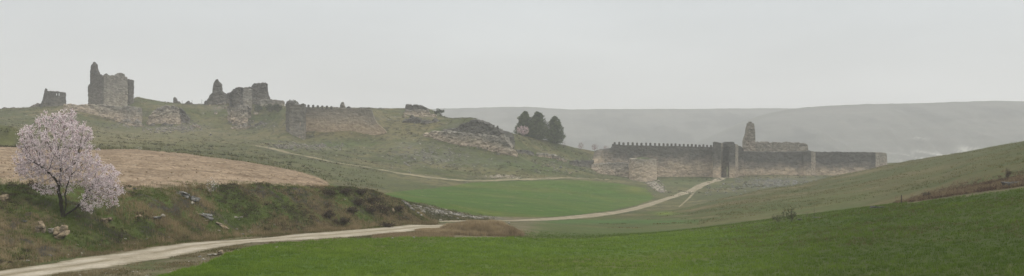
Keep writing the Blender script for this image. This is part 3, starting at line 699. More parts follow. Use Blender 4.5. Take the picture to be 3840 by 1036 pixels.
# --- ruined block on the ridge
c = root('ruined_block', 1562, 312, 'squat ruined block with dark top and pinkish foot on the ridge', 'ruin')
wall('upper_wall', MS_DARK, [(1519, 307, 402), (1521, 307, 392), (1533, 307, 390.5), (1543, 307, 392), (1545, 307, 395), (1551, 307, 394), (1575, 307, 394.5), (1590, 307, 398), (1600, 307, 404), (1607, 307, 410)], 2.5, c, ds=.22, jag=.1, rough=.2, seed=36)
wall('base', MS_TAN, [(1513, 304, 424), (1520, 304, 413), (1560, 304, 412), (1606, 304, 413), (1613, 304, 428)], 2, c, ds=.25, jag=.12, rough=.2, seed=37)
c = wall('terrace_edge', MS_TAN, [(1498, 301, 441), (1510, 300, 434), (1560, 300, 433), (1610, 300, 432), (1634, 300, 431), (1640, 300, 440)], 2, ds=.3, jag=.15, rough=.3, seed=38)
tag(c, 'pale broken terrace edge just under the squat ruined block', 'ruin')

# --- long curving wall below the ridge
c = root('hillside_wall', 1770, 266, 'long curving pale stone wall on the hillside below the ridge, with three small merlons', 'castle wall')
wall('lower_face', MS_TAN, [(1584, 276.5, 508), (1600, 275, 500), (1615, 273.5, 497), (1660, 270.5, 495), (1700, 268.5, 499), (1760, 266.5, 505), (1830, 264, 508), (1880, 262, 512), (1893, 261.6, 520), (1905, 261.3, 536), (1920, 261, 552), (1938, 261.2, 570), (1943, 261.3, 580)], 2.6, c, ds=.28, dz=.3, jag=.16, rough=.22, seed=39)
wall('upper_face', MS_DARK, [(1655, 273, 490), (1700, 271, 484), (1735, 269.5, 470), (1760, 268.3, 455), (1776, 268, 449), (1800, 267, 455), (1828, 266, 466), (1850, 265.5, 478), (1872, 265, 488), (1887, 264, 500), (1893, 263.5, 514)], 3, c, ds=.28, dz=.32, jag=.14, rough=.28, seed=40)
for i, (u, yt, yb) in enumerate(((1835, 465, 472), (1851, 468.5, 478.5), (1866, 471.5, 482))):
    box_block('merlon', MS_DARK, u, 265.6, yb, yt, 6.5, .9, c, seed=20 + i)

# --- field walls stepping down to the lower castle
def footwall(name, mat, pts, label, cat, group=None, seed=50, thick=.9, **kw):
    P = []
    for (u, yb, yt) in pts:
        x, d, z = hit(u, yb, 200); h = (yb - yt) * d / F
        P.append((u, d, YH - (z + h) * F / d))
    o = wall(name, mat, P, thick, ds=.28, jag=.12, rough=.2, seed=seed, bury=.8, **kw)
    return tag(o, label, cat, group)
footwall('dry_stone_wall', MS_DARK, [(1938, 576, 562), (1960, 578, 564), (1985, 582, 567), (2003, 585, 571)], 'short dark dry stone wall just right of the long curving hillside wall', 'wall', 'dry stone walls stepping down the hillside', 51)
footwall('dry_stone_wall', MS_PINN, [(2022, 590, 575), (2045, 591, 576), (2072, 594, 580), (2095, 602, 588), (2125, 608, 600)], 'middle dry stone wall of the three stepping down the hillside', 'wall', 'dry stone walls stepping down the hillside', 52)
footwall('dry_stone_wall', MS_DARK, [(2147, 622, 604), (2180, 626, 606), (2215, 628, 605), (2246, 632, 607)], 'dry stone wall running into the left end of the lower castle wall', 'wall', 'dry stone walls stepping down the hillside', 53)

# --- lower castle
lc = root('castle_curtain_wall', 2460, 301, 'long castle wall with twenty-four merlons, dark above and pinkish below, left of the gate', 'castle wall')
wall('curtain', MS_FORT, [(2230, 297, 622), (2240, 298, 612), (2250, 299, 590), (2257, 300, 566), (2266, 301, 561), (2296, 301.5, 557), (2297.5, 301.5, 542), (2360, 301.5, 545.5), (2460, 301.5, 548), (2560, 301.5, 550), (2673, 301.5, 553)], 2.2, lc, ds=.25, dz=.3, jag=.05, rough=.10, seed=60, holes=[(2284, 2286.6, 554, 557.6)] and [(2385, 2387, 554, 557), (2414, 2416, 555, 558)])
wall('battered_foot', MS_TAN, [(2207, 294.5, 632), (2225, 294.8, 630), (2240, 295.5, 616), (2262, 296.5, 612), (2300, 297.8, 611), (2345, 298.6, 612), (2358, 299, 618)], 3, lc, ds=.28, dz=.3, jag=.12, rough=.16, seed=61)
px = [183, 213, 241, 271, 301, 329, 358, 388, 416, 446, 474, 502, 528, 554, 580, 607, 634, 661, 687, 712, 737, 762, 786, 811]
for i, p in enumerate(px):
    u = 2200 + p / 1.7375; s = i / 23.
    box_block('merlon', MS_DARK, u, 301.6, 544 + 9.5 * s, 532.3 + 10.5 * s + random.Random(i).uniform(-.9, 1.3), random.Random(i + 50).uniform(6.6, 8.2), .65, lc, seed=100 + i)
b = root('round_bastion', 2411, 297, 'squat round bastion of pale stone bulging from the castle wall above the rubble heap', 'bastion')
wall('drum', MS_DRUM, arc_pts(2411, 294.0, 50, 597, -200, 20, 20), 3.0, b, ds=.28, dz=.3, jag=.08, rough=.12, seed=62, batter=.02)
# grassy fill on the bastion
th = np.linspace(0, 2 * math.pi, 33)[:-1]; X0, _, zt = wp(2411, 294.0, 597)
V = [(X0, 294.0, zt + .5)] + [(X0 + r * math.cos(t), 294.0 + r * math.sin(t), zt + (.35 if r < 2 else .05) + random.uniform(-.06, .06)) for r in (1.2, 2.3, 3.2) for t in th]
Fc = [(0, 1 + i, 1 + (i + 1) % 32) for i in range(32)] + [(1 + k * 32 + i, 1 + (k + 1) * 32 + i, 1 + (k + 1) * 32 + (i + 1) % 32, 1 + k * 32 + (i + 1) % 32) for k in (0, 1) for i in range(32)]
mesh_obj('grass_top', V, Fc, M_GROUND, b, colors=np.array([(.07, .085, .03)] * len(V)))

g = root('gatehouse', 2722, 299, 'gatehouse of two tall dark square towers flanking a recessed arched gateway where the track ends', 'gatehouse')
t1 = [(2674, 296, 534), (2680, 296, 533), (2700, 296, 535.5), (2704, 296, 537), (2711.5, 302, 537), (2690, 305, 539)]
wall('left_tower', MS_FORT2, [(2674.5, 303, 536), (2674, 296, 534), (2680, 296, 533), (2690, 296, 535), (2703.5, 296, 536.5)], 1.3, g, ds=.22, dz=.3, jag=.05, rough=.10, seed=63)
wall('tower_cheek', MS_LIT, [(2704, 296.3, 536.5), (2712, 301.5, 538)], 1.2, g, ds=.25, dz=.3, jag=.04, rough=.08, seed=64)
wall('gate_wall', MS_FORT2, [(2711, 301.5, 536), (2718, 301.5, 534), (2727, 301.5, 533), (2740, 301.5, 533)], 1.4, g, ds=.2, dz=.25, jag=.05, rough=.08, seed=65,
     holes=[(2723, 2734, 632, 680), (2724.5, 2732.5, 628, 632), (2726.5, 2731, 625, 628)])
wall('right_tower', MS_FORT2, [(2734, 301, 534), (2735, 295.5, 534), (2745, 295.5, 535.5), (2757.5, 295.5, 541)], 1.3, g, ds=.22, dz=.3, jag=.05, rough=.10, seed=66)
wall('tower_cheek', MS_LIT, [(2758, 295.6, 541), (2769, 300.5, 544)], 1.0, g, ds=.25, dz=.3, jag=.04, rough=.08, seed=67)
wall('wall_stub', MS_FORT2, [(2768, 301, 548), (2778, 301, 549), (2787, 301, 556), (2789, 301, 568)], 1.6, g, ds=.25, dz=.3, jag=.06, rough=.1, seed=68)
r = root('castle_curtain_wall', 3030, 301, 'long plain dark castle wall right of the gate, with a pale right corner', 'castle wall')
wall('curtain', MS_FORT2, [(2770, 302, 569), (2850, 301.5, 570), (2940, 301, 570.5), (3013, 300.5, 569)], 2.2, r, ds=.28, dz=.3, jag=.05, rough=.1, seed=69)
wall('buttress', MS_FORT2, [(3013, 299.2, 568.5), (3036, 299, 566), (3042, 299, 567)], 2.2, r, ds=.28, dz=.3, jag=.04, rough=.08, seed=78)
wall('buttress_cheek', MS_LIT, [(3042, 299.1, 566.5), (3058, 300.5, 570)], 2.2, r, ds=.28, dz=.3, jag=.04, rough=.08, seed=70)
wall('curtain', MS_FORT2, [(3058, 300.7, 571), (3140, 300, 571), (3208, 299.5, 571.5), (3283, 299, 572.5)], 2.2, r, ds=.28, dz=.3, jag=.05, rough=.1, seed=71)
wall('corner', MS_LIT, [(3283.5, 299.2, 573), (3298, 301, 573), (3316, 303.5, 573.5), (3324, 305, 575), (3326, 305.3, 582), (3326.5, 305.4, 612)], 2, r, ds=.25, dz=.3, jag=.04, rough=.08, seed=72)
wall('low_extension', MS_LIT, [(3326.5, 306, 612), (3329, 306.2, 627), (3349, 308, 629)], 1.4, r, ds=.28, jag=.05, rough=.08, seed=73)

p = root('stone_pinnacle', 2812, 315, 'tall thin tan masonry pinnacle behind the castle wall right of the gate', 'ruin')
wall('shaft', MS_PINN, [(2789, 314, 566), (2790, 314, 531), (2794, 314, 516), (2799, 314, 500), (2802, 314, 482), (2805, 314, 470), (2806, 314, 462), (2811, 314, 460), (2812, 314, 455.5), (2819, 314, 456.5), (2821, 314, 460), (2826, 314, 461.5), (2828.5, 314, 467), (2831, 314, 490), (2832.5, 314, 506), (2833, 314, 540)], 2.2, p, ds=.16, dz=.28, jag=.08, rough=.18, seed=74)
b = root('inner_wall', 2930, 321, 'grey inner wall behind the dark castle wall, right of the thin pinnacle', 'wall')
wall('wall', MS_PINN, [(2833, 321, 535), (2855, 321, 533), (2890, 321, 534.5), (2950, 321, 535), (3000, 321, 537), (3022, 321, 538.5), (3029, 321, 544), (3031, 321, 560)], 1.6, b, ds=.28, dz=.3, jag=.08, rough=.12, seed=75)
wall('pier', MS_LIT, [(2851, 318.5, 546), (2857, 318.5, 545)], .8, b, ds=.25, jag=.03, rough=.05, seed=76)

# broken masonry linking the ruins
w = wall('rubble_ridge', MS_DARK, [(686, 331, 398), (700, 331, 392), (722, 331, 389), (748, 331, 391), (770, 331, 388), (780, 331, 396)], 2.5, ds=.28, jag=.3, rough=.4, seed=80)
tag(w, 'low jagged ridge of grey rubble between the skyline stump and the spire ruin', 'ruin')
w = wall('rubble_ridge', MS_PINN, [(770, 324, 428), (790, 323, 414), (815, 323, 408), (850, 322, 404), (868, 321, 410)], 3, ds=.28, jag=.35, rough=.45, seed=81)
tag(w, 'bank of broken masonry in front of the spire ruin, left of the pale pier', 'ruin')
w = wall('rubble_ridge', MS_DARK, [(546, 303.5, 482), (575, 303, 470), (610, 303, 469), (640, 303, 473), (668, 303, 484)], 2, ds=.28, jag=.3, rough=.4, seed=82)
tag(w, 'dark rubble along the foot of the broad pale wall remnant', 'ruin')
w = wall('rubble_ridge', MS_PINN, [(700, 303, 492), (718, 303, 476), (738, 303.5, 474), (760, 304, 488)], 2, ds=.28, jag=.35, rough=.4, seed=83)
tag(w, 'grey rubble mound on the slope right of the broad pale wall remnant', 'ruin')
w = wall('rubble_ridge', MS_DARK, [(952, 308, 466), (975, 307, 458), (1005, 306, 462), (1030, 305, 472)], 2, ds=.28, jag=.3, rough=.4, seed=84)
tag(w, 'grey rubble on the slope just left of the dark corner tower', 'ruin')
w = wall('rubble_ridge', MS_DARK, [(1480, 292, 455), (1520, 290, 447), (1570, 289, 446), (1620, 288, 452), (1650, 287, 462)], 2, ds=.28, jag=.35, rough=.45, seed=85)
tag(w, 'dark broken rock ledge on the slope below the squat ruined block', 'ruin')
# ------------------------------------------------------------------ plants
def unit(v): return v / (np.linalg.norm(v, axis=-1, keepdims=True) + 1e-9)
def blades(P, h, w, col, lean=.35, rng=RNG):
    """one tapered blade per point -> V, F(tri), C"""
    n = len(P); a = rng.uniform(0, 2 * math.pi, n)
    side = np.stack([np.cos(a), np.sin(a), np.zeros(n)], 1) * (w / 2)[:, None]
    b = rng.uniform(0, 2 * math.pi, n); l = np.abs(rng.normal(0, lean, n))
    tip = P + np.stack([np.cos(b) * l * h, np.sin(b) * l * h, h * np.sqrt(np.maximum(.1, 1 - np.minimum(l, .9) ** 2))], 1)
    V = np.stack([P - side, P + side, tip], 1).reshape(-1, 3)
    return V, np.arange(3 * n).reshape(-1, 3), np.repeat(col, 3, 0)
def leaves(P, size, col, flat=0., rng=RNG):
    """one small four-sided leaf or twig cluster per point"""
    n = len(P); d = unit(rng.normal(size=(n, 3))); e = unit(np.cross(d, rng.normal(size=(n, 3))))
    s = (np.asarray(size) * np.ones(n))[:, None] * .5
    asp = rng.uniform(.5, 1., n)[:, None]
    k = rng.uniform(.6, 1.1, (4, n, 1))
    V = np.stack([P - d * s * k[0] , P + e * s * asp * k[1], P + d * s * k[2], P - e * s * asp * k[3]], 1).reshape(-1, 3)
    return V, np.arange(4 * n).reshape(-1, 4), np.repeat(col, 4, 0)
def mixcol(a, b, t):
    t = np.clip(t, 0, 1)[:, None]; return np.array(a) * (1 - t) + np.array(b) * t
def tubes(segs, sides=5):
    """segs: list of (p0, p1, r0, r1)"""
    p0 = np.array([s[0] for s in segs], float); p1 = np.array([s[1] for s in segs], float)
    r0 = np.array([s[2] for s in segs]); r1 = np.array([s[3] for s in segs]); n = len(segs)
    d = unit(p1 - p0); up = np.where(np.abs(d[:, 2:3]) > .9, np.array([[1., 0, 0]]), np.array([[0, 0, 1.]]))
    a = unit(np.cross(d, up)); b = np.cross(d, a); V = np.zeros((n, 2 * sides, 3))
    p1 = p1 + d * (r1[:, None] * .4)
    for k in range(sides):
        c, s = math.cos(2 * math.pi * k / sides), math.sin(2 * math.pi * k / sides)
        o = a * c + b * s; V[:, k] = p0 + o * r0[:, None]; V[:, sides + k] = p1 + o * r1[:, None]
    base = (np.arange(n) * 2 * sides)[:, None]
    Fq = np.concatenate([base + np.array([k, (k + 1) % sides, sides + (k + 1) % sides, sides + k]) for k in range(sides)], 0)
    return V.reshape(-1, 3), Fq
def at_u(u, D): return (u - CX) * D / F

# ---- space colonisation skeleton
def colonise(nodes, parents, attr, step=.12, infl=.9, kill=.2, iters=90, rng=RNG):
    nodes = [np.array(p, float) for p in nodes]; parents = list(parents)
    attr = np.array(attr); alive = np.ones(len(attr), bool)
    near = np.full(len(attr), 1e9); who = np.zeros(len(attr), int)
    def upd(i0):
        if i0 >= len(nodes): return
        Nn = np.array(nodes[i0:]); d = np.linalg.norm(attr[:, None, :] - Nn[None], axis=2)
        k = d.argmin(1); dm = d[np.arange(len(attr)), k]; m = dm < near
        near[m] = dm[m]; who[m] = k[m] + i0
    upd(0)
    for it in range(iters):
        alive &= near > kill
        act = alive & (near < infl)
        if not act.any():
            if not alive.any(): break
            act = alive & (near < near[alive].min() + .3)
        i0 = len(nodes); w = who[act]; dirs = unit(attr[act] - np.array([nodes[i] for i in w]))
        for i in np.unique(w):
            v = dirs[w == i].sum(0) + rng.normal(0, .12, 3); v = v / (np.linalg.norm(v) + 1e-9)
            nodes.append(nodes[i] + v * step); parents.append(int(i))
        upd(i0)
        if len(nodes) > 16000: break
    return np.array(nodes), np.array(parents)
def pipe(nodes, parents, r_tip, power, rmax=None):
    n = len(nodes); a = np.zeros(n); kids = np.zeros(n, int)
    for i in range(n - 1, 0, -1):
        if a[i] == 0: a[i] = r_tip ** power
        a[parents[i]] += a[i]; kids[parents[i]] += 1
    r = a ** (1 / power); r[0] = max(r[0], r[1])
    if rmax: r = np.minimum(r, rmax)
    return r, kids

# ---- the big almond tree in flower
bx_, by_, bz_ = hit(237, 814)
sc_ = by_ / F
almond = empty('almond_tree', (bx_, by_, bz_), 'big almond tree covered in pale pink blossom on the bank at left', 'tree')
def tp(u, y, dy=0): return np.array([(u - CX) * (by_ + dy) / F, by_ + dy, -(y - YH) * (by_ + dy) / F])
chains = [[(237, 816, 0), (234, 800, 0), (230, 775, 0), (227, 745, .0), (221, 715, -.05), (221, 690, -.05), (228, 660, 0), (230, 635, .1), (225, 600, .1)],
          [(238, 812, 0), (258, 797, .05), (282, 783, .1), (303, 764, .2), (318, 745, .3), (333, 715, .3), (350, 690, .3)],
          [(236, 806, 0), (246, 788, -.1), (248, 760, -.15), (243, 735, -.25), (250, 700, -.3), (262, 665, -.3)],
          [(221, 690, -.05), (200, 665, -.2), (175, 640, -.4), (150, 620, -.5)],
          [(228, 660, 0), (255, 630, .3), (290, 605, .5)]]
nodes = [tp(*chains[0][0])]; par = [0]; key = {}
for ch in chains:
    k0 = ch[0]; P = [tp(*q) for q in ch]
    d = [np.linalg.norm(nn - P[0]) for nn in nodes]; prev = int(np.argmin(d))
    for a_, b_ in zip(P[:-1], P[1:]):
        m = max(1, int(np.linalg.norm(b_ - a_) / .11))
        for s in range(1, m + 1):
            nodes.append(a_ + (b_ - a_) * s / m + RNG.normal(0, .012, 3)); par.append(prev); prev = len(nodes) - 1
at = []
blobs = [(232, 540, 128, 112, 1.7, 700), (150, 590, 95, 75, 1.3, 330), (110, 640, 62, 42, 1.0, 170), (300, 610, 85, 70, 1.3, 260), (370, 665, 88, 62, 1.3, 340), (272, 680, 62, 46, .9, 130), (85, 600, 45, 62, .9, 120), (170, 700, 60, 30, .8, 60), (395, 715, 72, 60, 1.1, 300),
         (335, 760, 42, 50, .8, 120), (200, 455, 75, 42, 1.0, 180), (100, 520, 45, 60, .8, 130), (255, 435, 40, 25, .6, 70), (290, 500, 62, 50, .9, 130), (420, 765, 30, 22, .4, 40), (190, 650, 80, 40, 1.0, 130)]
for (u, y, ru, ry, rd, k) in blobs:
    k = int(k * 1.9); p = unit(RNG.normal(size=(k, 3))) * (RNG.uniform(.03, 1, (k, 1)) ** .38)
    for q in p:
        at.append(tp(u + q[0] * ru, y - q[2] * ry, q[1] * rd))
for pts in ([(60, 508), (75, 514), (90, 520)], [(328, 452), (320, 475), (312, 492)], [(345, 490), (335, 505)], [(165, 415), (172, 430)], [(46, 655), (60, 640)], [(472, 720), (462, 700)], [(240, 408), (235, 425)], [(150, 432), (160, 446)], [(372, 560), (358, 575)]):
    for q in pts: at.append(tp(q[0], q[1], RNG.uniform(-.3, .3)))
at = np.array(at); at = at[(fbm(at[:, 0] / .55, at[:, 1] / .55, at[:, 2] / .45, oct=2, seed=9) > -.22) | (RNG.uniform(0, 1, len(at)) < .12)]
nd, pr = colonise(nodes, par, at, step=.085, infl=.8, kill=.11, iters=140)
rad, kids = pipe(nd, pr, .0036, 2.25, .13)
rad[:8] *= 1.12
segs = [(nd[pr[i]], nd[i], rad[pr[i]] if rad[pr[i]] < rad[i] * 1.8 else rad[i] * 1.25, rad[i]) for i in range(1, len(nd))]
big = [s for s in segs if s[3] > .030]; small = [s for s in segs if s[3] <= .030]
V, Fq = tubes(big, 8); o = mesh_obj('trunk', V, Fq, M_BARK, almond, colors=mixcol((.024, .021, .018), (.055, .048, .030), RNG.uniform(0, 1, len(V)) * .6), smooth=True)
V, Fq = tubes(small, 5); mesh_obj('branches', V, Fq, M_BARK, almond, colors=np.tile((.040, .032, .028), (len(V), 1)))
thin = np.where(rad < .014)[0]
print('almond nodes', len(nd), len(thin))
P = []; 
for i in thin:
    k = RNG.poisson(12.5)
    a = nd[pr[i]]; b = nd[i]
    for _ in range(k): P.append(a + (b - a) * RNG.uniform(0, 1.1) + RNG.normal(0, .045, 3))
P = np.array(P)
clump = sstep(-.22, .22, fbm(P[:, 0] / .13, P[:, 1] / .13, P[:, 2] / .13, oct=2, seed=5))
P = P[RNG.uniform(0, 1, len(P)) < clump]
tone = RNG.uniform(0, 1, len(P))
c = mixcol((.74, .62, .65), (.91, .855, .86), tone)
c = np.where((RNG.uniform(0, 1, len(P)) < .08)[:, None], np.array([[.55, .36, .40]]), c)
# each flower: three crossed faces
V, Fq, C = leaves(np.repeat(P, 2, 0), RNG.uniform(.040, .070, 2 * len(P)), np.repeat(c, 2, 0))
mesh_obj('blossom', V, Fq, M_PETAL, almond, colors=C)

# ---- small flowering trees and bare shrubs
def small_tree(name, u, yb, cu, cyy, ru, ry, label, cat, petal, bark=(.10, .08, .07), dens=5, size=.05, natt=120, group=None, dmin=0, step=.09, crown_name='blossom', rtip=.003, mat=None, jit=.05):
    x, d, z = hit(u, yb, dmin); k = d / F
    r = empty(name, (x, d, z), label, cat, group)
    base = np.array([x, d, z - .05]); c = np.array([at_u(cu, d), d, -(cyy - YH) * k])
    m = max(2, int(np.linalg.norm(c - base) * .6 / step)); nodes = [base + (c - base) * .6 * s / m + (RNG.normal(0, step * .12, 3) if s else 0) for s in range(m + 1)]
    par = [0] + list(range(m))
    p = unit(RNG.normal(size=(natt, 3))) * (RNG.uniform(.1, 1, (natt, 1)) ** .45)
    at = c + p * np.array([ru * k, ru * k * .9, ry * k])
    nd, pr = colonise(nodes, par, at, step=step, infl=step * 9, kill=step * 1.6, iters=60)
    rad, _ = pipe(nd, pr, rtip, 2.2)
    V, Fq = tubes([(nd[pr[i]], nd[i], max(rad[i], min(rad[pr[i]], rad[i] * 1.4)), rad[i]) for i in range(1, len(nd))], 5)
    mesh_obj('trunk', V, Fq, M_BARK, r, colors=np.tile(bark, (len(V), 1)))
    if dens:
        P = np.concatenate([nd[m:] + RNG.normal(0, jit, (len(nd) - m, 3)) for _ in range(dens)])
        t = RNG.uniform(0, 1, len(P)); V, Fq, C = leaves(P, RNG.uniform(.6, 1.2, len(P)) * size, mixcol(petal[0], petal[1], t))
        mesh_obj(crown_name, V, Fq, mat or M_PETAL, r, colors=C)
    return r
WH = ((.72, .68, .66), (.88, .86, .84)); PK = ((.22, .14, .14), (.40, .29, .29))
small_tree('almond_tree', 789, 738, 796, 692, 26, 30, 'tiny almond sapling with white blossom at the top of the bank', 'tree', WH, dens=4, size=.035, natt=70, step=.06, jit=.03)
small_tree('almond_tree', 522, 566, 522, 556, 12, 9, 'tiny pale sapling at the far edge of the ploughed field', 'tree', WH, dens=2, size=.05, natt=40, step=.08, dmin=90)
small_tree('almond_tree', 1960, 511, 1961, 488, 28, 19, 'pink blossoming almond tree under the left pine', 'tree', ((.46, .33, .34), (.66, .54, .55)), dens=6, size=.24, natt=200, dmin=250, step=.22, jit=.12, rtip=.012)
bare = 'row of small bare pinkish trees along the slope'
small_tree('almond_tree', 2178, 563, 2178, 546, 14, 12, 'leftmost of two round bare pinkish trees on the slope between the pines and the castle', 'tree', PK, dens=4, size=.19, natt=130, dmin=250, step=.2, group=bare, jit=.1, rtip=.010)
small_tree('almond_tree', 2230, 574, 2230, 551, 16, 13, 'round bare pinkish tree nearest the left end of the castle wall', 'tree', PK, dens=4, size=.20, natt=150, dmin=250, step=.2, group=bare, jit=.1, rtip=.010)
small_tree('almond_tree', 2272, 575, 2272, 556, 12, 10, 'low pinkish bush behind the sloping left end of the castle wall', 'tree', PK, dens=4, size=.2, natt=110, dmin=250, step=.2, group=bare, jit=.1, rtip=.010)
small_tree('almond_tree', 2116, 552, 2116, 537, 11, 10, 'faint bare pinkish tree just right of the right pine', 'tree', PK, dens=2, size=.16, natt=80, dmin=250, step=.2, group=bare, jit=.1, rtip=.009)

# ---- pines
def pine(u, yb, ytop, hw, label, seed):
    rng = np.random.default_rng(seed)
    x, d, z = hit(u, yb, 250); k = d / F; H = (yb - ytop) * k; R = hw * k
    r = empty('pine_tree', (x, d, z), label, 'pine', 'dark pines on the slope')
    segs = []; zz = np.linspace(-.3, H * .93, 12); px_, py_ = 0, 0; pts = []
    for i, q in enumerate(zz):
        px_ += rng.normal(0, .05); py_ += rng.normal(0, .05); pts.append(np.array([x + px_, d + py_, z + q]))
    rr = np.linspace(.20, .03, 12)
    for i in range(11): segs.append((pts[i], pts[i+1], rr[i], rr[i+1]))
    V, Fq = tubes(segs, 8); mesh_obj('trunk', V, Fq, M_BARK, r, colors=np.tile((.085, .06, .045), (len(V), 1)))
    ls = []; C0 = []
    for i in range(64):
        f = rng.uniform(.05, 1.0); hgt = z + H * f
        prof = math.sin(min(1, (1.04 - f) / .62) * math.pi / 2) ** .9 * (1 if f > .14 else .8)
        L = R * prof * rng.uniform(.72, 1.12); a = rng.uniform(0, 2 * math.pi)
        c0 = np.array([np.interp(hgt, [p[2] for p in pts], [p[0] for p in pts]), np.interp(hgt, [p[2] for p in pts], [p[1] for p in pts]), hgt - .1])
        c1 = c0 + np.array([math.cos(a) * L, math.sin(a) * L, L * rng.uniform(.15, .55) * (1 if f > .3 else .3)])
        ls.append((c0, c1, .045, .015))
        for s in np.linspace(.25, 1.0, 4):
            C0.append((c0 + (c1 - c0) * s + rng.normal(0, .1, 3), .46 * (1.15 - .35 * s) * (.75 + .5 * prof)))
    C0.append((pts[-1] + np.array([0, 0, .15]), .25))
    V, Fq = tubes(ls, 4); mesh_obj('limbs', V, Fq, M_BARK, r, colors=np.tile((.075, .055, .042), (len(V), 1)))
    m = 34000; f = rng.uniform(.0, 1.03, m) ** .95; a = rng.uniform(0, 2 * math.pi, m); q = rng.uniform(.05, 1, m) ** .55
    prof = 1.15 * np.minimum(1, (1.04 - f) / .76) ** .54 * np.where(f < .12, .86 + f, 1)
    lob = 1 + .85 * fbm(np.cos(a) * 1.6 + seed * 7, np.sin(a) * 1.6, f * 6.5, oct=4, seed=seed + 60)
    rr_ = R * prof * lob * q
    P = np.stack([x + np.cos(a) * rr_, d + np.sin(a) * rr_, z + H * f + .25 * q * rng.normal(0, .6, m)], 1)
    gap = fbm(P[:, 0] / .8, P[:, 1] / .8, P[:, 2] / .55, oct=3, seed=seed + 70)
    k = (gap > -.12) | (q < .55); P = P[k]; gap = gap[k]
    P = np.concatenate([P, P[:1]]); gap = np.append(gap, 0)
    V, Fq, C = leaves(P, rng.uniform(.14, .30, len(P)), mixcol((.030, .050, .016), (.115, .145, .055), gap * 1.6 + .25 + rng.uniform(-.25, .3, len(P))), rng=rng)
    mesh_obj('crown', V, Fq, M_LEAF, r, colors=C)
pine(1969, 508, 422, 33, 'leftmost dark pine, partly behind the pink almond tree', 1)
pine(2016, 522, 424, 41, 'broad dark pine in the middle of the three', 2)
pine(2079, 537, 441, 34, 'dark pine standing apart on the right', 4)

# ---- leafy shrubs
def shrub(u, yb, w, h, label, c0, c1, seed, cat='shrub', name='shrub', dmin=0, leaf=.10, n=1100, group=None, twigs=16, lift=.0):
    rng = np.random.default_rng(seed); x, d, z = hit(u, yb, dmin); k = d / F; R = w * k / 2; H = h * k
    r = empty(name, (x, d, z), label, cat, group)
    lobes = []
    for i in range(9):
        a = rng.uniform(0, 2 * math.pi); q = rng.uniform(.1, .85)
        lobes.append((np.array([x + math.cos(a) * q * R, d + math.sin(a) * q * R * .8, z + H * rng.uniform(.3 + lift, .72)]), rng.uniform(.18, .45)))
    segs = [(np.array([x + rng.normal(0, .04), d, z - .08]), l_[0] + rng.normal(0, .05, 3), .022 * max(1, H), .008 * max(1, H)) for l_ in lobes] 
    segs += [(l_[0], l_[0] + np.array([rng.normal(0, R * .4), rng.normal(0, R * .3), rng.uniform(.2, .5) * H]), .010 * max(1, H), .004 * max(1, H)) for l_ in lobes for _ in range(max(1, twigs // 9))]
    V, Fq = tubes(segs, 5); mesh_obj('stems', V, Fq, M_BARK, r, colors=np.tile((.07, .052, .04), (len(V), 1)))
    P = []
    for l_, s_ in lobes:
        m = n // 9; q = unit(rng.normal(size=(m, 3))) * (rng.uniform(.1, 1, (m, 1)) ** .45) * np.array([R * s_ * 1.5, R * s_ * 1.3, H * s_]) ; P.append(l_ + q)
    P = np.concatenate(P); P = P[P[:, 2] > z - .05]
    V, Fq, C = leaves(P, rng.uniform(.5, 1.3, len(P)) * leaf, mixcol(c0, c1, rng.uniform(0, 1, len(P))), rng=rng)
    mesh_obj('foliage', V, Fq, M_LEAF, r, colors=C)
    return r
HD = ((.034, .028, .020), (.105, .078, .054)); GD = ((.022, .034, .014), (.058, .075, .03))
shrub(1014, 420, 42, 34, 'dark green bush left of the pair in front of the low grey wall', *GD, 1, dmin=250, leaf=.3, group='green bushes by the low grey wall')
shrub(1042, 420, 40, 36, 'dark green bush right of the pair in front of the low grey wall', *GD, 2, dmin=250, leaf=.3, group='green bushes by the low grey wall')
shrub(968, 422, 30, 34, 'dark bush growing at the foot of the flat-topped hall ruin', *GD, 3, dmin=250, leaf=.28)
shrub(1098, 402, 40, 28, 'olive bush peeping over the dark corner tower', (.05, .052, .025), (.105, .10, .05), 4, dmin=285, leaf=.28)
shrub(1652, 431, 26, 24, 'dark green bush on the ridge right of the squat ruined block', *GD, 5, dmin=285, leaf=.26)
shrub(1636, 430, 14, 16, 'small low bush touching the right side of the squat ruined block', *GD, 6, dmin=285, leaf=.2)
shrub(1376, 411, 24, 9, 'brownish bush on top of the broken end of the ochre wall', (.07, .06, .035), (.13, .11, .065), 7, dmin=283, leaf=.2)
shrub(1262, 411, 26, 10, 'brownish bush behind the wall between last merlon and pointed knob', (.07, .06, .035), (.13, .11, .065), 8, dmin=283, leaf=.2)
shrub(2262, 577, 16, 12, 'small dark bush by the left end of the lower castle wall', *GD, 9, dmin=290, leaf=.2)
bk = 'dark heather shrubs on the bank'
for i, (u, y, w, h, lb) in enumerate([
    (1242, 735, 62, 42, 'largest dark shrub on the bank crest at the tip of the ploughed field'),
    (1298, 728, 46, 30, 'dark shrub on the bank crest right of the largest one'),
    (1352, 728, 44, 28, 'dark brown shrub further right along the bank crest'),
    (1402, 765, 56, 44, 'dark purplish shrub on the upper right end of the bank'),
    (1440, 800, 60, 46, 'dark purplish shrub low on the right end of the bank'),
    (1392, 800, 50, 40, 'dark shrub in the middle of a cluster on the right end of the bank'),
    (1320, 800, 46, 38, 'dark shrub halfway down the bank below the crest shrubs'),
    (1232, 812, 46, 36, 'dark shrub halfway down the bank below the ploughed field tip'),
    (1282, 842, 44, 36, 'brown shrub near the foot of the bank'),
    (1490, 792, 36, 32, 'small dark shrub near the sloping right end of the bank'),
    (1455, 850, 50, 26, 'low brown shrub at the very foot of the right end of the bank'),
    (1345, 770, 40, 34, 'dark brown shrub under the crest, left of the purplish ones')]):
    shrub(u, y + 4, w * 1.3, h * .9, lb, *HD, 20 + i, leaf=.07, n=1000, group=bk)
shrub(128, 705, 60, 34, 'low reddish brown shrub on the bank crest left of the almond trunk', (.05, .038, .022), (.12, .085, .05), 40, leaf=.04, n=500)
OL = ((.030, .042, .014), (.085, .092, .036))
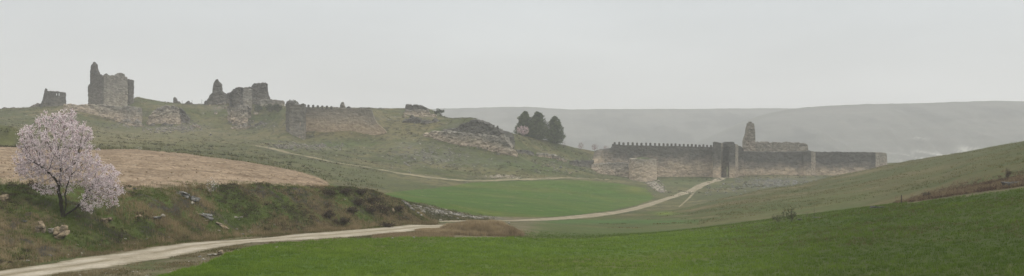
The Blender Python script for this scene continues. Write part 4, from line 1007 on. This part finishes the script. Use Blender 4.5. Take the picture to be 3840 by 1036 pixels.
small_tree('shrub', 2918, 834, 2915, 818, 26, 15, 'low straggly green shrub at the crest of the near wheat field', 'shrub', OL, dens=6, size=.06, natt=80, step=.06, crown_name='foliage', mat=M_LEAF, jit=.04, rtip=.004)
small_tree('shrub', 2941, 833, 2940, 800, 12, 28, 'thin upright shrub in the middle of the crest shrubs', 'shrub', OL, dens=5, size=.055, natt=70, step=.06, crown_name='foliage', mat=M_LEAF, jit=.035, rtip=.004)
small_tree('shrub', 2968, 832, 2968, 804, 22, 28, 'tallest bushy shrub on the crest of the near wheat field', 'shrub', OL, dens=7, size=.065, natt=130, step=.06, crown_name='foliage', mat=M_LEAF, jit=.04, rtip=.004)
small_tree('bare_shrub', 3053, 813, 3053, 785, 17, 24, 'thin leafless shrub on the field crest right of the green shrubs', 'shrub', PK, dens=0, natt=46, step=.07, rtip=.0035)
small_tree('bare_shrub', 3026, 816, 3026, 803, 14, 11, 'low leafless twigs on the field crest between shrubs and thin bare one', 'shrub', PK, dens=0, natt=36, step=.06, rtip=.0035)
small_tree('bare_shrub', 3072, 812, 3073, 800, 9, 12, 'smallest leafless twigs right of the thin bare shrub', 'shrub', PK, dens=0, natt=24, step=.06, rtip=.0035)
shrub(3776, 672, 34, 40, 'dark spiky shrub standing above the heather strip at right', (.03, .022, .015), (.075, .05, .03), 44, leaf=.06, n=420)
shrub(3480, 742, 44, 22, 'dark low clump of heather in the strip beside the wooden stake', *HD, 45, leaf=.06, n=500)

# ------------------------------------------------------------------ grass and scrub that nobody could count
def keep_off_road(X, Y, pts, half):
    kd = kdtree.KDTree(len(pts))
    for i, p in enumerate(pts): kd.insert((p[0], p[1], 0), i)
    kd.balance()
    return np.array([kd.find((x, y, 0))[2] > half for x, y in zip(X, Y)])
ro = bpy.data.objects['dirt_road'].data
rv = np.zeros(len(ro.vertices) * 3, np.float32); ro.vertices.foreach_get('co', rv); rv = rv.reshape(-1, 17, 3)
ROADC = rv[:, [3, 8, 13], :].reshape(-1, 3)[::1]
def scatter(u0, u1, t0, t1, n, keep=None, rng=RNG):
    """random points on the terrain between feature lines t0..t1 and columns u0..u1, evenly over the area"""
    u = rng.uniform(u0, u1, n); t = rng.uniform(t0, t1, n)
    Ds, _ = lines_at(u); j = np.clip(t.astype(int), 0, NL - 2); k = np.arange(n)
    D = Ds[j, k] + (t - j) * (Ds[j + 1, k] - Ds[j, k])
    X = (u - CX) * D / F
    P = np.stack([X, D, ground(X, D)], 1)
    if keep is not None: 
        m = keep(u, t, X, D); P = P[m]; u = u[m]; t = t[m]
    return P, u, t
def blade_stuff(name, label, P, per, h, w, c0, c1, spread, mat=M_LEAF, cat='grass', lean=.35, hn=None, patch=None, mul=None):
    n = len(P) * per; Q = np.repeat(P, per, 0); Q = Q + np.concatenate([RNG.normal(0, spread, (n, 2)), np.zeros((n, 1))], 1)
    Q[:, 2] -= .02
    hh = RNG.uniform(.55, 1.1, n) * h
    if hn is not None: hh = hh * np.repeat(hn, per)
    tone = RNG.uniform(-.25, .25, n) + (np.repeat(patch, per) if patch is not None else .5)
    cc = mixcol(c0, c1, tone)
    if mul is not None: cc = cc * np.repeat(mul, per)[:, None]
    V, Fq, C = blades(Q, hh, RNG.uniform(.7, 1.3, n) * w, cc, lean)
    o = mesh_obj(name, V, Fq, mat, colors=C); return tag(o, label, cat, kind='stuff')
# young wheat of the near field
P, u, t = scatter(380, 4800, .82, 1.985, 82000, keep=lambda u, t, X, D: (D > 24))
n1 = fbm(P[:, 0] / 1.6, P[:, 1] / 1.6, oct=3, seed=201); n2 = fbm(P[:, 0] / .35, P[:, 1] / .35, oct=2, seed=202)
blade_stuff('wheat_shoots', 'young bright green wheat shoots covering the near field', P, 7, .15, .020, (.072, .130, .010), (.150, .220, .026), .045, hn=.8 + .7 * n2 + .3 * n1, patch=.45 + .5 * n1 + .5 * n2 - .3 * sstep(2500, 3500, u), mul=(1.14 - .32 * sstep(2300, 3400, u)) * (1 + .12 * n1))  # mul and patch darken the blades rightwards with the same painted exposure falloff
P, u, t = scatter(2700, 4800, 1.3, 1.97, 10500, keep=lambda u, t, X, D: fbm(X / 1.5, D / 1.5, oct=3, seed=203) > .05)
blade_stuff('dry_grass', 'yellowed blades among the green wheat on the right', P, 4, .14, .018, (.07, .06, .016), (.13, .10, .035), .05)
# dry grass of bank and verge
offroad = lambda X, D: keep_off_road(X, D, ROADC, .55)
P, u, t = scatter(-600, 1640, 2.9, 4.03, 25500, keep=lambda u, t, X, D: (sstep(-.30, .25, fbm(X / 2.2, D / 2.2, oct=3, seed=211)) * (1.0 - .55 * sstep(3.2, 3.9, t)) * (.28 + .72 * sstep(250, 700, u)) + .7 * np.exp(-((t - 3.10) / .10) ** 2) * sstep(300, 520, u) + .5 * sstep(1380, 1480, u) > RNG.uniform(0, 1, len(u))))
m = offroad(P[:, 0], P[:, 1]); P = P[m]; t = t[m]
n1 = fbm(P[:, 0] / 1.2, P[:, 1] / 1.2, oct=3, seed=212)
blade_stuff('dry_grass', 'tan dry grass tufts on the bank above the track', P, 9, .30, .020, (.125, .095, .050), (.31, .24, .135), .07, hn=.75 + .6 * n1, patch=.5 + .9 * n1)
P, u, t = scatter(-600, 1640, 2.95, 4.06, 26500, keep=lambda u, t, X, D: sstep(-.25, .2, -fbm(X / 2.2, D / 2.2, oct=3, seed=211)) + .12 > RNG.uniform(0, 1, len(u)))
m = offroad(P[:, 0], P[:, 1]); P = P[m]
n1 = fbm(P[:, 0] / .8, P[:, 1] / .8, oct=3, seed=214)
blade_stuff('bank_grass', 'short green grass on the bank above the track', P, 8, .13, .018, (.055, .080, .016), (.120, .150, .036), .08, patch=.5 + .7 * n1)
P, u, t = scatter(-600, 1620, 2.02, 3.0, 19000, keep=lambda u, t, X, D: sstep(-.4, .4, fbm(X / 1.6, D / 1.6, oct=3, seed=215)) > RNG.uniform(0, 1, len(u)))
m = offroad(P[:, 0], P[:, 1]); P = P[m]
n1 = fbm(P[:, 0] / .9, P[:, 1] / .9, oct=3, seed=216)
blade_stuff('verge_grass', 'short mixed brown and green grass on the verges of the track', P, 7, .11, .018, (.062, .068, .022), (.21, .16, .088), .08, patch=.55 + .9 * n1)
# mound of dry grass
mx_ = (1805 - CX) * 71.5 / F
q = RNG.uniform(-1, 1, (11000, 2)); q = q[(q ** 2).sum(1) < 1]
X = mx_ + q[:, 0] * 3.5 - .75; Y = 70.6 + q[:, 1] * 2.2
P = np.stack([X, Y, ground(X, Y)], 1)
n1 = fbm(X / .9, Y / .9, oct=3, seed=221)
blade_stuff('tall_dry_grass', 'mound of tall rusty tan dry grass beside the bend of the track', P, 7, .44, .022, (.20, .15, .085), (.42, .33, .20), .05, hn=(.8 + .7 * n1) * (.35 + .65 * sstep(mx_ - 4.2, mx_ - 1.2, X)), patch=.5 + .9 * n1)
P, u, t = scatter(1400, 1700, 1.99, 2.4, 2400)
m = offroad(P[:, 0], P[:, 1]) ; P = P[m]
blade_stuff('tall_dry_grass', 'tan dry grass on the verge left of the grassy mound', P, 8, .15, .020, (.16, .12, .065), (.34, .26, .155), .06)
# scrub clumps as leaf clouds
def clump_stuff(name, label, P, r, per, leaf, c0, c1, mat=M_LEAF, squash=.7, cat='scrub'):
    n = len(P) * per; rr = np.repeat(RNG.uniform(.5, 1.25, len(P)) * r, per)[:, None]
    q = unit(RNG.normal(size=(n, 3))) * RNG.uniform(.15, 1, (n, 1)) ** .5; q[:, 2] = np.abs(q[:, 2]) * squash
    tone = np.repeat(RNG.uniform(-.3, .3, len(P)), per) + RNG.uniform(.1, .9, n)
    V, Fq, C = leaves(np.repeat(P, per, 0) + q * rr, RNG.uniform(.5, 1.3, n) * leaf, mixcol(c0, c1, tone))
    return tag(mesh_obj(name, V, Fq, mat, colors=C), label, cat, kind='stuff')
P, u, t = scatter(-600, 1600, 3.08, 4.03, 4300, keep=lambda u, t, X, D: sstep(.02, .35, fbm(X / 2.6, D / 2.6, oct=3, seed=231) + .20 * sstep(1000, 1250, u) - .25 * sstep(1430, 1500, u)) > RNG.uniform(0, 1, len(u)))
clump_stuff('heather_scrub', 'low dark brown heather clumps dotted over the bank', P, .24, 60, .05, (.030, .028, .016), (.110, .085, .055))
P, u, t = scatter(3330, 4800, 2.10, 3.06, 5400, keep=lambda u, t, X, D: (sstep(3340, 3480, u) > RNG.uniform(0, 1, len(u))) )
clump_stuff('heather_scrub', 'strip of purplish brown heather along the crest of the near field', P, .26, 44, .055, (.030, .022, .016), (.150, .095, .060))
P, u, t = scatter(3360, 4800, 2.1, 3.1, 4300, keep=lambda u, t, X, D: fbm(X / 1.4, D / 1.4, oct=3, seed=271) > -.05)
blade_stuff('dry_grass', 'tan dry grass standing in the heather strip at right', P, 8, .34, .026, (.12, .092, .05), (.29, .225, .135), .08)
P, u, t = scatter(-700, 2280, 6.3, 9.9, 7000, keep=lambda u, t, X, D: (sstep(-.1, .35, fbm(X / 10, D / 7, oct=4, seed=241)) > RNG.uniform(0, 1, len(u))) & ~((u > 1380) & (t < 7.25)))
clump_stuff('hillside_scrub', 'low grey green scrub scattered over the castle hillside', P, .48, 20, .22, (.022, .026, .012), (.080, .074, .034), squash=.45)
P, u, t = scatter(2480, 3320, 6.1, 7.9, 700, keep=lambda u, t, X, D: sstep(.0, .35, fbm(X / 9, D / 7, oct=4, seed=242)) > RNG.uniform(0, 1, len(u)))
clump_stuff('hillside_scrub', 'low grey scrub on the ground in front of the castle gate', P, .45, 24, .2, (.032, .036, .018), (.095, .088, .050), squash=.4)
P, u, t = scatter(-250, 110, 5.0, 7.0, 900)
clump_stuff('hillside_scrub', 'dark grassy scrub on the small bank at the left edge', P, .35, 26, .14, (.030, .036, .014), (.10, .085, .045), squash=.5)

P, u, t = scatter(2250, 4700, 3.15, 4.25, 12000, keep=lambda u, t, X, D: (fbm(X / 5, D / 4, oct=3, seed=251) > -.15 + .5 * (1 - sstep(2250, 2900, u))) & ~((u > 3330) & (t < 3.1)))
blade_stuff('rough_grass', 'short rough grass tufts over the brown green slope at right', P, 7, .17, .045, (.062, .074, .016), (.170, .140, .058), .20, patch=.5 + .8 * fbm(P[:, 0] / 4, P[:, 1] / 4, oct=3, seed=252))
P, u, t = scatter(-700, 2300, 5.9, 9.6, 9000, keep=lambda u, t, X, D: (fbm(X / 5, D / 4, oct=3, seed=253) > -.2) & ~((u > 1430) & (t < 7.1)))
blade_stuff('rough_grass', 'short rough grass tufts over the castle hillside', P, 8, .35, .09, (.050, .060, .016), (.165, .145, .070), .40, patch=.45 + .8 * fbm(P[:, 0] / 5, P[:, 1] / 5, oct=3, seed=254))

P, u, t = scatter(1480, 1880, 4.05, 5.1, 3800, keep=lambda u, t, X, D: RNG.uniform(0, 1, len(u)) > sstep(1720, 1880, u))
blade_stuff('rough_grass', 'grey green grass on the face of the stony embankment', P, 8, .20, .035, (.050, .060, .022), (.165, .145, .080), .15, patch=.5 + .9 * fbm(P[:, 0] / 1.5, P[:, 1] / 1.5, oct=3, seed=261))
P, u, t = scatter(1900, 3400, 1.97, 2.5, 9000, keep=lambda u, t, X, D: RNG.uniform(0, 1, len(u)) > sstep(1.97, 2.45, t))
blade_stuff('wheat_shoots', 'thinning green shoots at the far margin of the near field', P, 6, .12, .024, (.060, .100, .012), (.120, .165, .030), .06)
# ------------------------------------------------------------------ rocks and stones
import bmesh
_bm = bmesh.new(); bmesh.ops.create_icosphere(_bm, subdivisions=3, radius=1); _ico = np.array([v.co[:] for v in _bm.verts]); _icof = np.array([[v.index for v in f.verts] for f in _bm.faces]); _bm.free()
_bm = bmesh.new(); bmesh.ops.create_icosphere(_bm, subdivisions=1, radius=1); _ico1 = np.array([v.co[:] for v in _bm.verts]); _ico1f = np.array([[v.index for v in f.verts] for f in _bm.faces]); _bm.free()
def rock_shape(V, rng, cuts=10):
    V = V.copy()
    for _ in range(cuts):
        n = unit(rng.normal(size=3)); d = rng.uniform(.45, .85); s = V @ n; m = s > d
        V[m] -= np.outer(s[m] - d, n)
    if len(V) > 50:
        f = fbm(V[:, 0] * 1.7 + rng.uniform(0, 50), V[:, 1] * 1.7, V[:, 2] * 1.7, oct=4, seed=int(rng.integers(999)))
        V = V * (1 + .22 * f[:, None])
    return V
TONE = {'tan': ((.34, .27, .18), (.10, .085, .062)), 'grey': ((.24, .235, .22), (.07, .07, .066)), 'pale': ((.42, .39, .33), (.18, .165, .135)), 'dark': ((.11, .108, .10), (.05, .05, .047))}
def rock(u, y, w, h, tone, label, seed, name='rock', cat='rock', group=None, dmin=0, tilt=0.):
    rng = np.random.default_rng(seed); x, d, z = hit(u, y + h * .35, dmin); k = d / F
    parts_V = []
    nb = 1 if w < 16 else int(np.clip(w * h / 160, 2, 9))
    for b_ in range(nb):
        V = np.sign(_ico) * np.abs(_ico) ** .62 if nb > 1 else _ico.copy()
        V = rock_shape(V, rng, 12)
        if nb > 1:
            q = rng.uniform(.38, .66); th = rng.uniform(-.25, .25)
            V = V * np.array([q * rng.uniform(.8, 1.2), q, q * rng.uniform(.6, 1.0)])
            V[:, [0, 2]] = V[:, [0, 2]] @ np.array([[math.cos(th), math.sin(th)], [-math.sin(th), math.cos(th)]])
            V = V + np.array([rng.uniform(-.5, .5), rng.uniform(-.3, .3), rng.uniform(-.6, .5)])
        parts_V.append(V)
    V = np.concatenate(parts_V); FF = np.concatenate([_icof + i * len(_ico) for i in range(nb)]); V[:, 0] *= w * k * .58; V[:, 1] *= w * k * .5; V[:, 2] *= h * k * .62
    if tilt: c_, s_ = math.cos(tilt), math.sin(tilt); V[:, [0, 2]] = np.stack([V[:, 0] * c_ - V[:, 2] * s_, V[:, 0] * s_ + V[:, 2] * c_], 1)
    cav = fbm(V[:, 0] * 9, V[:, 1] * 9, V[:, 2] * 9, oct=3, seed=seed)
    C = mixcol(TONE[tone][0], TONE[tone][1], .5 + 1.2 * cav)
    V = V + np.array([x, d, z + h * k * .22])
    return tag(mesh_obj(name, V, FF, M_ROCK, colors=C, origin=(x, d, z)), label, cat, group)
ob = 'limestone rocks showing in the bank'
for i, a in enumerate([
    (153, 848, 40, 58, 'tan', 'upright tan limestone block left below the almond tree'),
    (226, 872, 54, 62, 'tan', 'big tan limestone block directly under the almond trunk'),
    (195, 862, 34, 26, 'pale', 'small pale rock wedged between two tan blocks under the almond'),
    (14, 737, 38, 44, 'tan', 'tan rock at the left edge just below the ploughed field'),
    (96, 829, 34, 10, 'grey', 'flat grey slab left of the tan blocks under the almond'),
    (402, 825, 46, 26, 'tan', 'tan rock on the bank right of the almond crown'),
    (182, 957, 26, 12, 'grey', 'small grey rock at the bank foot below the almond'),
    (684, 722, 54, 28, 'grey', 'topmost grey rock of the outcrop near the bank crest'),
    (714, 737, 46, 20, 'grey', 'grey rock in the middle of the outcrop near the bank crest'),
    (736, 750, 44, 24, 'grey', 'lowest grey rock of the outcrop near the bank crest'),
    (722, 760, 30, 14, 'pale', 'pale chip of rock under the outcrop near the bank crest'),
    (771, 805, 60, 20, 'grey', 'grey tilted slab halfway down the bank'),
    (764, 823, 46, 12, 'tan', 'tan ledge directly under the grey tilted slab'),
    (781, 788, 24, 15, 'tan', 'small tan rock directly above the grey tilted slab'),
    (738, 798, 22, 14, 'tan', 'small tan rock left of the grey tilted slab'),
    (838, 846, 52, 16, 'tan', 'tan slanting rock on the lower bank right of the grey slab'),
    (893, 816, 38, 18, 'pale', 'pale rock on the bank, uppermost of the right-hand rocks'),
    (902, 877, 34, 12, 'grey', 'flat grey rock at the bank foot'),
    (932, 869, 36, 14, 'pale', 'pale rock at the bank foot, rightmost of the larger ones'),
    (574, 816, 58, 9, 'grey', 'long thin grey ledge halfway down the bank'),
    (609, 812, 30, 20, 'pale', 'pale rock at the right end of the thin grey ledge'),
    (515, 812, 30, 20, 'tan', 'tan rock left of the thin grey ledge'),
    (500, 706, 22, 10, 'dark', 'small dark rock on the bank crest right of the almond'),
    (1290, 748, 16, 10, 'pale', 'small pale rock among the dark shrubs of the bank'),
    (1474, 790, 14, 22, 'tan', 'upright tan rock at the sloping right end of the bank')]):
    rock(*a, 300 + i, group=ob, tilt={11: -.28, 15: -.5, 7: -.25, 9: -.2}.get(i, 0))
for i, a in enumerate([
    (824, 946, 36, 28, 'tan', 'largest rough stone beside the near side of the track'),
    (800, 955, 54, 11, 'pale', 'long flat pale stone left of the rough stone by the track'),
    (748, 962, 24, 8, 'grey', 'grey stone by the near verge left of the flat pale one'),
    (506, 1016, 28, 10, 'pale', 'white stone near the bottom edge of the picture on the verge'),
    (640, 1017, 26, 7, 'pale', 'flat white stone at the corner of the green wheat field'),
    (555, 1033, 22, 8, 'pale', 'white stone cut by the bottom edge of the picture'),
    (762, 972, 26, 6, 'pale', 'thin pale stone just below the grey verge stone'),
    (1552, 890, 9, 8, 'pale', 'white stone at the edge of the wheat left of the dry mound'),
    (1471, 893, 8, 7, 'pale', 'small white stone by the wheat edge under the bank end'),
    (1652, 826, 18, 12, 'pale', 'white boulder at the foot of the stony embankment'),
    (1909, 836, 8, 9, 'pale', 'white stone on top of the dry grass mound, right side'),
    (1934, 891, 10, 5, 'pale', 'white stone at the right tip of the dry grass mound')]):
    rock(*a, 400 + i, name='stone', cat='stone', group='pale stones near the track')
rock(3792, 688, 78, 28, 'dark', 'large dark grey boulder lying in the heather strip at right', 450)
rock(3292, 778, 56, 12, 'dark', 'low dark rock at the near field crest left of the stake', 451)
rock(3052, 817, 60, 8, 'grey', 'low grey stones heaped under the thin leafless shrub', 452)
rock(3005, 823, 40, 9, 'dark', 'low dark stone at the crest right of the green shrubs', 453)
rock(2850, 905, 38, 5, 'tan', 'flat orange stone lying in the green wheat', 454)
rock(788, 504, 18, 16, 'grey', 'single grey boulder on the slope below the ruins', 455, dmin=200)
rock(1262, 583, 9, 6, 'pale', 'lone white stone on the hillside above the footpath', 456, dmin=180)
rock(1576, 540, 8, 8, 'pale', 'lone white stone on the slope left of the curving wall', 457, dmin=180)
rock(2714, 690, 11, 9, 'grey', 'lone grey boulder on the grass just below the gate', 458, dmin=180)
rock(2104, 630, 20, 18, 'grey', 'squat grey boulder on the slope left of the lower castle', 459, dmin=180)
for i, (u, y) in enumerate([(2052, 617), (2035, 622), (2140, 650)]):
    rock(u, y, 16, 10, 'tan', ['pale boulder above the far green field, middle one', 'pale boulder above the far green field, left one', 'pale boulder above the far green field, lowest one'][i], 460 + i, dmin=180)
# small pale stones strewn by the track: nothing tells them apart
rg = np.random.default_rng(5); k = 0
while k < 42:
    u = rg.uniform(40, 1100); y = np.interp(u, [0, 250, 500, 700, 900, 1060], [1002, 962, 926, 903, 884, 874]) - rg.uniform(-4, 40) if rg.uniform() < .6 else np.interp(u, [300, 530, 780, 1030], [1028, 992, 938, 906]) + rg.uniform(0, 30)
    if y > 1034: continue
    s = rg.uniform(5, 11)
    rock(u, y, s * 1.3, s * .7, 'pale', 'small pale stone, one of many strewn along both edges of the track', 500 + k, name='stone', cat='stone', group='small pale stones along the track'); k += 1

def rubble(name, label, P, size, tone, seed, cat='rubble', flat=.65):
    rng = np.random.default_rng(seed); Vs = []; Cs = []; n0 = len(_ico1)
    for p in P:
        V = rock_shape(_ico1, rng, 4); s = size * rng.uniform(.4, 1.3)
        V = V * np.array([s * rng.uniform(.7, 1.3), s * rng.uniform(.7, 1.3), s * flat]); Vs.append(V + p)
        Cs.append(np.tile(mixcol(tone[0], tone[1], rng.uniform(0, 1, 1)), (n0, 1)))
    Fq = np.concatenate([_ico1f + i * n0 for i in range(len(P))])
    return tag(mesh_obj(name, np.concatenate(Vs), Fq, M_ROCK, colors=np.concatenate(Cs)), label, cat, kind='stuff')
def pxcloud(n, f, dmin, seed):
    rng = np.random.default_rng(seed); P = []
    for _ in range(n):
        u, y = f(rng); x, d, z = hit(u, y, dmin); P.append((x, d, z + .05))
    return np.array(P)
P = pxcloud(230, lambda r: (lambda s: (2440 + 42 * s + r.normal(0, 13 * (1 - .3 * s)), 683 + 36 * s + r.normal(0, 5)))(r.uniform(0, 1)), 200, 1)
rubble('rubble_heap', 'heap of pale fallen stones spilling from the foot of the round bastion', P, .34, ((.36, .32, .26), (.13, .12, .10)), 2)
P = pxcloud(420, lambda r: (lambda s: (1508 + 300 * s, 764 + 58 * s + abs(r.normal(0, 12 * (1.2 - s)))))(r.uniform(0, 1) ** 1.2), 82, 3)
rubble('rubble_bank', 'row of pale loose stones along the top of the low embankment', P, .17, ((.34, .315, .27), (.13, .125, .11)), 4)
P = pxcloud(150, lambda r: (r.normal(1620, 90), r.normal(585, 24)), 180, 5)
rubble('scattered_stones', 'grey stones scattered on the hillside below the curving wall', P, .34, ((.22, .205, .175), (.10, .095, .082)), 6)
P = np.concatenate([pxcloud(90, lambda r: (r.normal(1200, 60), r.normal(552, 8)), 180, 7), pxcloud(70, lambda r: (r.normal(1080, 40), r.normal(548, 7)), 180, 8), pxcloud(110, lambda r: (r.normal(640, 50), r.normal(484, 6)), 180, 9), pxcloud(90, lambda r: (r.normal(725, 34), r.normal(478, 10)), 180, 10), pxcloud(60, lambda r: (r.normal(960, 50), r.normal(468, 10)), 180, 11), pxcloud(60, lambda r: (r.normal(480, 50), r.normal(470, 6)), 180, 12)])
rubble('scattered_stones', 'grey rubble scattered on the slope under the keep and ruins', P, .36, ((.24, .215, .18), (.09, .086, .074)), 13)
P = np.concatenate([pxcloud(240, lambda r: (r.normal(2900, 60) , r.normal(691, 8)), 180, 14), pxcloud(110, lambda r: (r.normal(2860, 60), r.normal(678, 4)), 180, 15), pxcloud(60, lambda r: (r.uniform(2640, 2800), r.uniform(690, 735)), 180, 16)])
rubble('scattered_stones', 'grey rubble on the grass in front of the right castle wall', P, .26, ((.22, .215, .20), (.10, .10, .093)), 17)
P = pxcloud(80, lambda r: (r.normal(1885, 32), r.normal(664, 3)), 180, 18)
rubble('scattered_stones', 'pale stones in the cut bank above the far green field', P, .3, ((.40, .35, .27), (.20, .18, .14)), 19)
P = pxcloud(120, lambda r: (r.uniform(1990, 2330), r.uniform(596, 650)), 180, 20)
rubble('scattered_stones', 'stones scattered on the green slope left of the lower castle', P, .3, ((.24, .22, .18), (.10, .094, .085)), 21)
P = pxcloud(260, lambda r: (r.uniform(-20, 1190), r.uniform(575, 690)), 52, 22)
P = P[(P[:, 1] < 112)]
rubble('clods', 'pale clods and stones lying on the ploughed field', P, .055, ((.42, .34, .24), (.20, .14, .085)), 23)

# ---- posts
def post(u, yb, yt, r, label, cat, group=None, dmin=0, name='fence_post', lean=0):
    x, d, z = hit(u, yb, dmin); H = (yb - yt) * d / F
    zs = [-.3, 0, H * .5, H * .96, H]; rs = [1, 1, .95, .85, .35]
    segs = [(np.array([x + lean * max(zs[i], 0), d, z + zs[i]]), np.array([x + lean * max(zs[i+1], 0), d, z + zs[i+1]]), r * rs[i], r * rs[i+1]) for i in range(4)]
    V, Fq = tubes(segs, 7)
    return tag(mesh_obj(name, V, Fq, M_BARK, colors=np.tile((.055, .045, .038), (len(V), 1)), origin=(x, d, z)), label, cat, group)
post(3381, 764, 731, .032, 'short dark wooden stake at the left end of the heather strip', 'stake', name='stake', lean=-.02)
g_ = 'thin fence posts on the skyline'
post(683, 391, 377, .05, 'thin post on the skyline, nearest the dark finger of masonry', 'fence post', g_, 285)
post(720, 392, 375, .05, 'thin post on the skyline, middle one of three', 'fence post', g_, 285)
post(757, 392, 373, .05, 'thin post on the skyline, nearest the ragged spire ruin', 'fence post', g_, 285)
# ------------------------------------------------------------------ sky, light, air, camera
SUN_EL = 38; SUN_AZ = 58      # degrees: behind the viewer's right shoulder, blurred by the overcast
W = bpy.data.worlds.new('World'); SC.world = W; W.use_nodes = True
n = W.node_tree.nodes; l = W.node_tree.links; n.clear()
out = n.new('ShaderNodeOutputWorld'); bg = n.new('ShaderNodeBackground'); bg.inputs[1].default_value = 1.0
sky = n.new('ShaderNodeTexSky'); sky.sky_type = 'NISHITA'; sky.sun_disc = False
sky.sun_elevation = math.radians(SUN_EL); sky.sun_rotation = math.radians(180 + SUN_AZ); sky.dust_density = 4
tc = n.new('ShaderNodeTexCoord'); sp = n.new('ShaderNodeSeparateXYZ'); l.new(tc.outputs['Generated'], sp.inputs[0])
rp = n.new('ShaderNodeValToRGB'); e = rp.color_ramp.elements
e[0].position = 0.0; e[0].color = (.685, .692, .685, 1); e[1].position = 1.0; e[1].color = (1.84, 1.82, 1.76, 1)
a = e.new(.06); a.color = (.715, .728, .722, 1)
a = e.new(.15); a.color = (.715, .745, .755, 1)
a = e.new(.4); a.color = (1.09, 1.09, 1.07, 1)
l.new(sp.outputs['Z'], rp.inputs[0])
mp = n.new('ShaderNodeMapping'); mp.inputs['Scale'].default_value = (1, 1, 4); l.new(tc.outputs['Generated'], mp.inputs[0])
nz = n.new('ShaderNodeTexNoise'); nz.inputs['Scale'].default_value = 3.2; nz.inputs['Detail'].default_value = 5; l.new(mp.outputs[0], nz.inputs['Vector'])
mr = n.new('ShaderNodeMapRange'); mr.inputs['From Min'].default_value = .3; mr.inputs['From Max'].default_value = .7
mr.inputs['To Min'].default_value = .93; mr.inputs['To Max'].default_value = 1.07; l.new(nz.outputs['Fac'], mr.inputs['Value'])
vm = n.new('ShaderNodeVectorMath'); vm.operation = 'SCALE'; l.new(rp.outputs[0], vm.inputs[0]); l.new(mr.outputs[0], vm.inputs['Scale'])
ns = n.new('ShaderNodeVectorMath'); ns.operation = 'SCALE'; ns.inputs['Scale'].default_value = .1; l.new(sky.outputs[0], ns.inputs[0])
mx = n.new('ShaderNodeMix'); mx.data_type = 'RGBA'; mx.inputs[0].default_value = .12
l.new(vm.outputs[0], mx.inputs[6]); l.new(ns.outputs[0], mx.inputs[7])
lr = n.new('ShaderNodeMapRange'); lr.inputs['From Min'].default_value = -.45; lr.inputs['From Max'].default_value = .45
lr.inputs['To Min'].default_value = .975; lr.inputs['To Max'].default_value = 1.03; l.new(sp.outputs['X'], lr.inputs['Value'])
v2 = n.new('ShaderNodeVectorMath'); v2.operation = 'SCALE'; l.new(mx.outputs[2], v2.inputs[0]); l.new(lr.outputs[0], v2.inputs['Scale'])
l.new(v2.outputs[0], bg.inputs[0]); l.new(bg.outputs[0], out.inputs[0])
sl = bpy.data.lights.new('sun', 'SUN'); sl.energy = 1.0; sl.angle = math.radians(14); sl.color = (1, .96, .9)
so = bpy.data.objects.new('sun', sl); COL.objects.link(so)
az = math.radians(SUN_AZ)
dirv = Vector((math.sin(az) * math.cos(math.radians(SUN_EL)) * 1, -math.cos(az) * math.cos(math.radians(SUN_EL)), math.sin(math.radians(SUN_EL))))
so.rotation_euler = dirv.to_track_quat('Z', 'Y').to_euler()
# haze
hm = bpy.data.materials.new('haze'); hm.use_nodes = True; hn = hm.node_tree.nodes; hn.clear()
ho = hn.new('ShaderNodeOutputMaterial'); pv = hn.new('ShaderNodeVolumePrincipled')
pv.inputs['Color'].default_value = (.968, .972, .988, 1); pv.inputs['Density'].default_value = HAZE; pv.inputs['Anisotropy'].default_value = 0.0
hm.node_tree.links.new(pv.outputs[0], ho.inputs['Volume'])
bx = [(-1700, -60, -36), (1700, -60, -36), (1500, 2400, -36), (-1500, 2400, -36), (-1700, -60, 80), (1700, -60, 80), (1500, 2400, 80), (-1500, 2400, 80)]
hz = mesh_obj('haze', bx, [(0, 3, 2, 1), (4, 5, 6, 7), (0, 1, 5, 4), (1, 2, 6, 5), (2, 3, 7, 6), (3, 0, 4, 7)], hm, origin=(0, 0, 0))
tag(hz, kind='stuff')
cam = bpy.data.cameras.new('camera'); co = bpy.data.objects.new('camera', cam); COL.objects.link(co)
cam.sensor_width = 36; cam.lens = 36 * F / 3840; cam.shift_y = (YH - 518) / 3840; cam.clip_start = .3; cam.clip_end = 6000
co.location = (0, 0, 0); co.rotation_euler = (math.radians(90), 0, 0)
SC.camera = co
SC.view_settings.view_transform = 'Standard'; SC.view_settings.look = 'None'; SC.view_settings.exposure = 0; SC.view_settings.gamma = 1
SC.render.engine = 'CYCLES'
cy = SC.cycles; cy.use_denoising = True; cy.use_adaptive_sampling = False; cy.max_bounces = 5; cy.diffuse_bounces = 2; cy.glossy_bounces = 1; cy.transmission_bounces = 2; cy.volume_bounces = 1; cy.transparent_max_bounces = 6
SC.render.film_transparent = False
